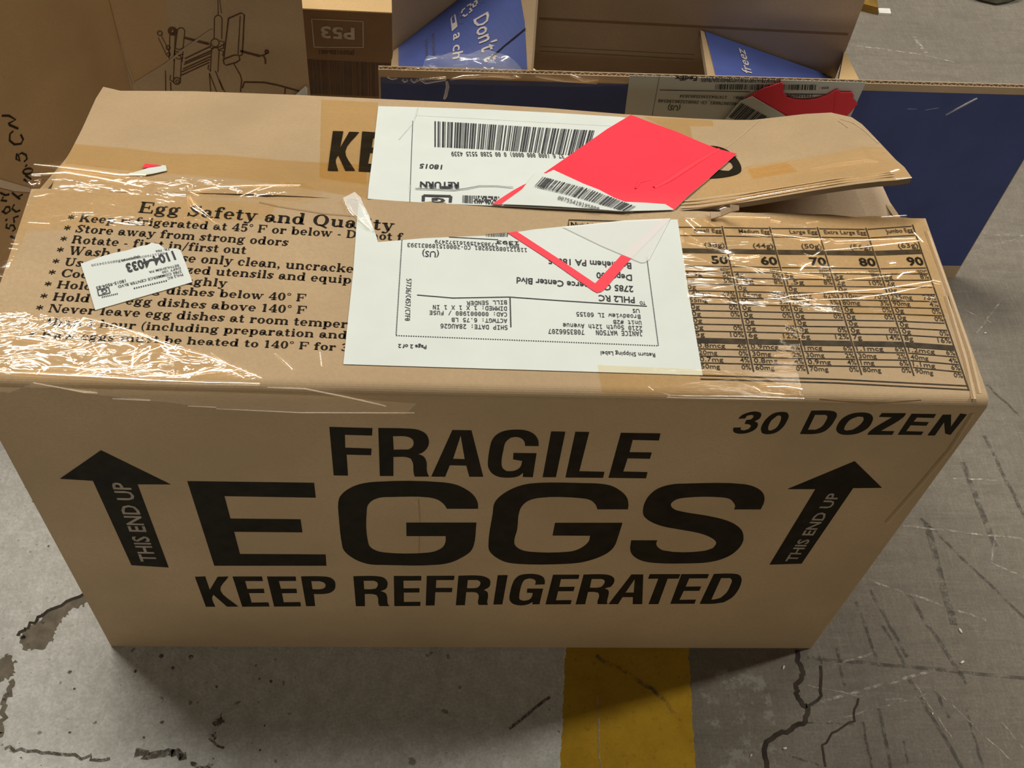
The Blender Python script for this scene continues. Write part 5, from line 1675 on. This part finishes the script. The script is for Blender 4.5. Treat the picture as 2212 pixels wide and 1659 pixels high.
# ------------------------------------------------------------------ boxes at the left and behind
def bench_box():
    t = thing('bench_box', 'tall brown box printed with a weight bench drawing, standing behind the egg carton', 'box', (0.03, 0.72, 0.0))
    FP = Plane((0, 0.60, 0), (0, -1, 0))
    xr = FP(660, 90).x
    mb = MB()
    mb.prism([(-.066, .60, 0), (xr, .60, 0), (xr, .60, .62), (-.066, .60, .62)], [(-.060, .70, 0), (xr - .05, .70, 0), (xr - .05, .70, .62), (-.060, .70, .62)], 'kraft_bench')
    k = K(3.16, 0, 0)
    w = 0.0011

    def l(*pts, width=w, mat='ink_brown'):
        ribbon(mb, FP, [k(*p) for p in pts], width, mat, 0.0004)

    def tube(a, b, r, cap=True):
        dx, dy = b[0] - a[0], b[1] - a[1]
        n_ = math.hypot(dx, dy)
        px, py = -dy / n_ * r, dx / n_ * r
        l((a[0] + px, a[1] + py), (b[0] + px, b[1] + py))
        l((a[0] - px, a[1] - py), (b[0] - px, b[1] - py))
        if cap:
            l(*[(a[0] + px * math.cos(q) - dx / n_ * r * math.sin(q), a[1] + py * math.cos(q) - dy / n_ * r * math.sin(q)) for q in [i * math.pi / 8 for i in range(9)]])

    def circ(c, r, width=w):
        l(*[(c[0] + r * math.cos(i * .5236), c[1] + r * math.sin(i * .5236)) for i in range(13)], width=width)
    circ((1092, 226), 16, .0016)
    tube((1092, 250), (1150, 370), 13, False)
    circ((1148, 325), 14)
    circ((1150, 372), 12)
    circ((1178, 212), 20, .004)
    tube((1178, 235), (1172, 400), 18, False)
    tube((1236, 215), (1222, 340), 26)
    tube((1222, 345), (1215, 420), 28, False)
    for y in (325, 345, 365, 390):
        l((1195, y), (1220, y + 14), (1252, y + 2))
    tube((1215, 400), (1208, 540), 24)
    circ((1208, 552), 24, .0014)
    circ((1212, 556), 11)
    l((1165, 510), (1160, 545), (1185, 560))
    l((1262, 255), (1430, 298), width=.002)
    l((1262, 262), (1425, 306))
    for a, b in (((1262, 400), (1440, 315)), ((1262, 425), (1445, 345)), ((1255, 440), (1440, 362)), ((1250, 470), (1440, 385)), ((1240, 490), (1435, 405)), ((1235, 515), (1430, 425))):
        l(a, b, width=.0014)
    circ((1468, 292), 28)
    l((1435, 300), (1440, 330), (1500, 320), (1530, 300))
    tube((1490, 130), (1488, 265), 26)
    tube((1470, 350), (1462, 490), 26)
    tube((1450, 490), (1500, 620), 22, False)
    l((1425, 440), (1420, 470), (1435, 480))
    l((1430, 500), (1440, 640))
    l((1495, 540), (1535, 628))
    l((1560, 125), (1645, 88), (1668, 100), (1655, 370), (1640, 380), width=.0015)
    l((1560, 125), (1528, 395), width=.0015)
    l((1640, 108), (1625, 370))
    l((1500, 280), (1530, 285), (1525, 330), (1500, 335))
    l((1490, 340), (1525, 350), (1520, 380))
    l((1525, 405), (1600, 375), (1632, 378), (1638, 408), (1615, 425), (1545, 445), (1530, 435), (1525, 405), width=.0015)
    l((1595, 432), (1640, 510), (1650, 545), (1642, 628), width=.0013)
    l((1640, 345), (1775, 380), width=.002)
    l((1640, 352), (1775, 388))
    circ((1822, 352), 10, .002)
    l((1775, 382), (1808, 372), (1822, 360), width=.0016)
    l((1800, 380), (1812, 405), (1812, 435), width=.002)
    l((1655, 600), (1668, 560), (1800, 562), (1900, 582), (2030, 618), (2090, 640), width=.002)
    l((1948, 598), (1944, 640), width=.0018)
    l((1130, 480), (1132, 620))
    l((1165, 560), (1168, 620))
    l((1500, 0), (1512, 90), width=.0008)
    l((1488, 0), (1490, 100), width=.0008)
    mb.build('carton_body', t, bevel=0.004)
    # tape wrapped round the left corner
    mb = MB()
    sheet(mb, FP, [k(*p) for p in ((735, 0), (1130, 0), (1150, 160), (1140, 430), (930, 560), (860, 600), (800, 350))], 'tape_tan', 0.0006)
    ribbon(mb, FP, [k(930, 560), k(1140, 430), k(1260, 330), k(1450, 200)], 0.0022, 'crease_light', 0.0008)
    ribbon(mb, FP, [k(820, 300), k(850, 440), k(890, 570), k(905, 640)], 0.003, 'crease_light', 0.0008)
    ribbon(mb, FP, [k(870, 440), k(915, 560)], 0.0014, 'crease_light', 0.0008)
    mb.build('packing_tape', t)['label'] = 'yellowed tape on the left corner'
    mb = MB()
    sheet(mb, FP, [k(*p) for p in ((2000, 650), (2030, 625), (2085, 575), (2100, 590), (2098, 660), (2080, 700), (2000, 700))], 'film_white', 0.002, 0.006, 0.0004, None, None, crumple(.002, 60, 31))
    mb.build('torn_tape', t, smooth=True)['label'] = 'white torn tape end at the lower right'


bench_box()


def written_box():
    t = thing('written_box', 'large brown box with black handwritten weight and size along its side, at the left edge', 'box', (-0.2, 0.5, 0.0))
    p0, p1 = Vector((-0.064, 0.5985, 0)), Vector((-0.225, 0.29, 0))
    d = (p1 - p0).normalized()
    n = Vector((-d.y, d.x, 0))
    if n.x < 0:
        n = -n
    FP = Plane(p0, n)
    mb = MB()
    bk = -n * 0.30
    ring_ = [p0, p0 + bk, p1 + bk, p1]
    up = Vector((0, 0, 0.62))
    mb.prism([p + up for p in reversed(ring_)], list(reversed(ring_)), 'kraft_shaded')
    k = K(2.765, 0, 0)

    def l(*pts, width=0.0022):
        ribbon(mb, FP, [k(*p) for p in pts], width, 'ink', 0.0004)
    # 90.5CM
    l((10, 690), (52, 690), (92, 714), (48, 738), (55, 745), (108, 768))
    l((78, 782), (58, 800), (56, 838), (85, 862), (125, 858), (138, 832), (122, 802))
    l((100, 915), (95, 948), (118, 962), (108, 925), (128, 912), (155, 925), (160, 950), (142, 965))
    l((152, 985), (158, 992), width=.003)
    l(*[(165 + 28 * math.cos(a) - 6 * math.sin(a), 1022 + 17 * math.sin(a)) for a in [i * .5236 for i in range(13)]])
    l((150, 1045), (185, 1070), (165, 1085), (140, 1070))
    # 13.6KG and a second weight line
    l((0, 1150), (30, 1165), (55, 1160))
    l((20, 1175), (5, 1195), (40, 1200))
    l((10, 1260), (35, 1275), (60, 1258), (55, 1235), (35, 1235), (20, 1262))
    l((35, 1308), (38, 1318), width=.003)
    l((40, 1335), (35, 1358), (55, 1365), (60, 1345), (80, 1345), (90, 1368), (72, 1380))
    l((60, 1410), (95, 1425))
    l((70, 1150), (120, 1190), (95, 1180), (135, 1160))
    l((85, 1220), (70, 1245), (95, 1265), (120, 1255))
    l((110, 1290), (80, 1300), (85, 1330))
    mb.build('carton_body', t, bevel=0.004)
    mb = MB()
    sheet(mb, FP, [(-10, 384), (30, 396), (62, 405), (70, 415), (30, 412), (-10, 402)], 'kraft_edge', 0.0012, 0, .0008)
    mb.build('board_fold', t)['label'] = 'pale bent edge across the side'


written_box()


def p53_box():
    t = thing('low_carton', 'low dark brown carton with an upside-down P53, between bench box and blue box', 'box', (0.2, 0.8, 0.0))
    Y = 0.725
    FP = Plane((0, Y, 0), (0, -1, 0))
    zt = FP(750, 25).z
    x0 = FP(640, 100).x
    mb = MB()
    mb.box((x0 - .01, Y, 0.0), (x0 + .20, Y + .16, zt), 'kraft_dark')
    mb.box((x0 - .01, Y + .0005, zt), (x0 + .20, Y + .16, zt + .0012), 'kraft_light')  # paler sheet on top: the light falling there is put into its colour
    k = K(3.16, 640, 0)
    for a, b in (((105, 128), (455, 145)), ((455, 145), (458, 322)), ((458, 322), (122, 320)), ((122, 320), (105, 128))):
        ribbon(mb, FP, [k(*a), k(*b)], 0.0012, 'ink_pale', 0.0004)
    text(mb, FP, 'P53', k(397, 192), k(165, 178), k(397, 268), 'ink_pale', 'sans', 0.03, 0.0004)
    text(mb, FP, 'JP250150-001', k(400, 348), k(155, 340), k(400, 374), 'band', 'sans', 0.03, 0.0004)
    barcode(mb, FP, k(70, 405), k(640, 432), k(640, 660), k(85, 640), 46, 61, 'band', 0.0004, 0.75)
    mb.build('carton_body', t)


p53_box()


# ------------------------------------------------------------------ small things on the floor far right
def far_things():
    c = at_z(2142, -6, 0.0)
    mb = MB()
    rnd = random.Random(2)
    nu, nv = 20, 10
    for j in range(nv + 1):
        ph = math.pi / 2 * j / nv * 1.0
        for i in range(nu):
            a = 2 * math.pi * i / nu
            r = 0.052 * math.cos(ph) ** 0.6 + 0.0001
            w = 1 + .06 * math.sin(3 * a) + .03 * math.sin(7 * a + j)
            mb.v.append(c + Vector((r * w * 1.25 * math.cos(a), 0.035 + r * w * math.sin(a), 0.004 + .05 * math.sin(ph))))
    for j in range(nv):
        for i in range(nu):
            mb.f.append((j * nu + i, j * nu + (i + 1) % nu, (j + 1) * nu + (i + 1) % nu, (j + 1) * nu + i))
            mb.m.append('grey_thing')
    mb.f.append(tuple(reversed(range(nu))))
    mb.m.append('grey_thing')
    o = mb.build('cloth_bundle', None, smooth=True, base=(c.x, c.y + .035, 0))
    tag(o, 'grey-green rounded bundle on the floor at the top right edge', 'bundle')
    a, b = at_z(1860, 24, 0.0), at_z(1892, 32, 0.0)
    mb = MB()
    d = (b - a)
    dy = Vector((0.012, 0.12, 0))
    up = Vector((0, 0, .012))
    mb.prism([a, b, b + up, a + up], [a + dy, b + dy, b + dy + up, a + dy + up], 'wood')
    o = mb.build('board_strip', None, base=tuple(a), bevel=.001)
    tag(o, 'yellow-brown board strip on the floor beyond the blue box', 'board')
    a, b = at_z(1897, 33, 0.0), at_z(1923, 34, 0.0)
    mb = MB()
    up, dy = Vector((0, 0, .004)), Vector((0.001, .012, 0))
    mb.prism([a, b, b + up, a + up], [a + dy, b + dy, b + dy + up, a + dy + up], 'scrap')
    o = mb.build('paper_scrap', None, base=tuple(a))
    tag(o, 'small white scrap lying beside the yellow-brown board strip', 'scrap')
    # pale crumbs near the front right
    spots = [((2078, 1431), 'white crumb on the concrete beside the long pale scratch, furthest right', .0024, .5), ((2074, 1363), 'white crumb on the concrete near the right edge, highest of three', .0026, 1.9),
             ((1695, 1617), 'white crumb just right of the dark floor crack', .0021, .2), ((1622, 1632), 'tiny white crumb between the yellow stripe and the dark crack', .0015, .8),
             ((1692, 1442), 'white fleck under the right front corner of the egg carton', .0022, 1.1), ((2128, 720), 'white fleck on the concrete right of the egg carton top', .0018, .4), ((2014, 1542), 'tiny white crumb on the scraped concrete, lower right', .0013, .9)]
    for (px, py), lab, r, an in spots:
        r *= 0.62
        p = at_z(px, py, 0.0)
        mb = MB()
        n_ = 7
        for j, (s, z) in enumerate(((1.0, 0.0), (0.9, .55), (0.45, 1.0))):
            for i in range(n_):
                a_ = 6.283 * i / n_
                x, y = s * r * 1.6 * math.cos(a_) * (1 + .2 * math.sin(i * 2.3)), s * r * .8 * math.sin(a_)
                mb.v.append(p + Vector((x * math.cos(an) - y * math.sin(an), x * math.sin(an) + y * math.cos(an), z * r * .7 + .0006)))
        for j in range(2):
            for i in range(n_):
                mb.f.append((j * n_ + i, j * n_ + (i + 1) % n_, (j + 1) * n_ + (i + 1) % n_, (j + 1) * n_ + i))
                mb.m.append('scrap')
        mb.f.append(tuple(range(2 * n_, 3 * n_)))
        mb.m.append('scrap')
        mb.f.append(tuple(reversed(range(n_))))
        mb.m.append('scrap')
        o = mb.build('crumb', None, smooth=True, base=(p.x, p.y, 0))
        tag(o, lab, 'crumb', 'white crumbs on the concrete')


far_things()
for o in bpy.data.objects:
    if '_base' in o:
        del o['_base']
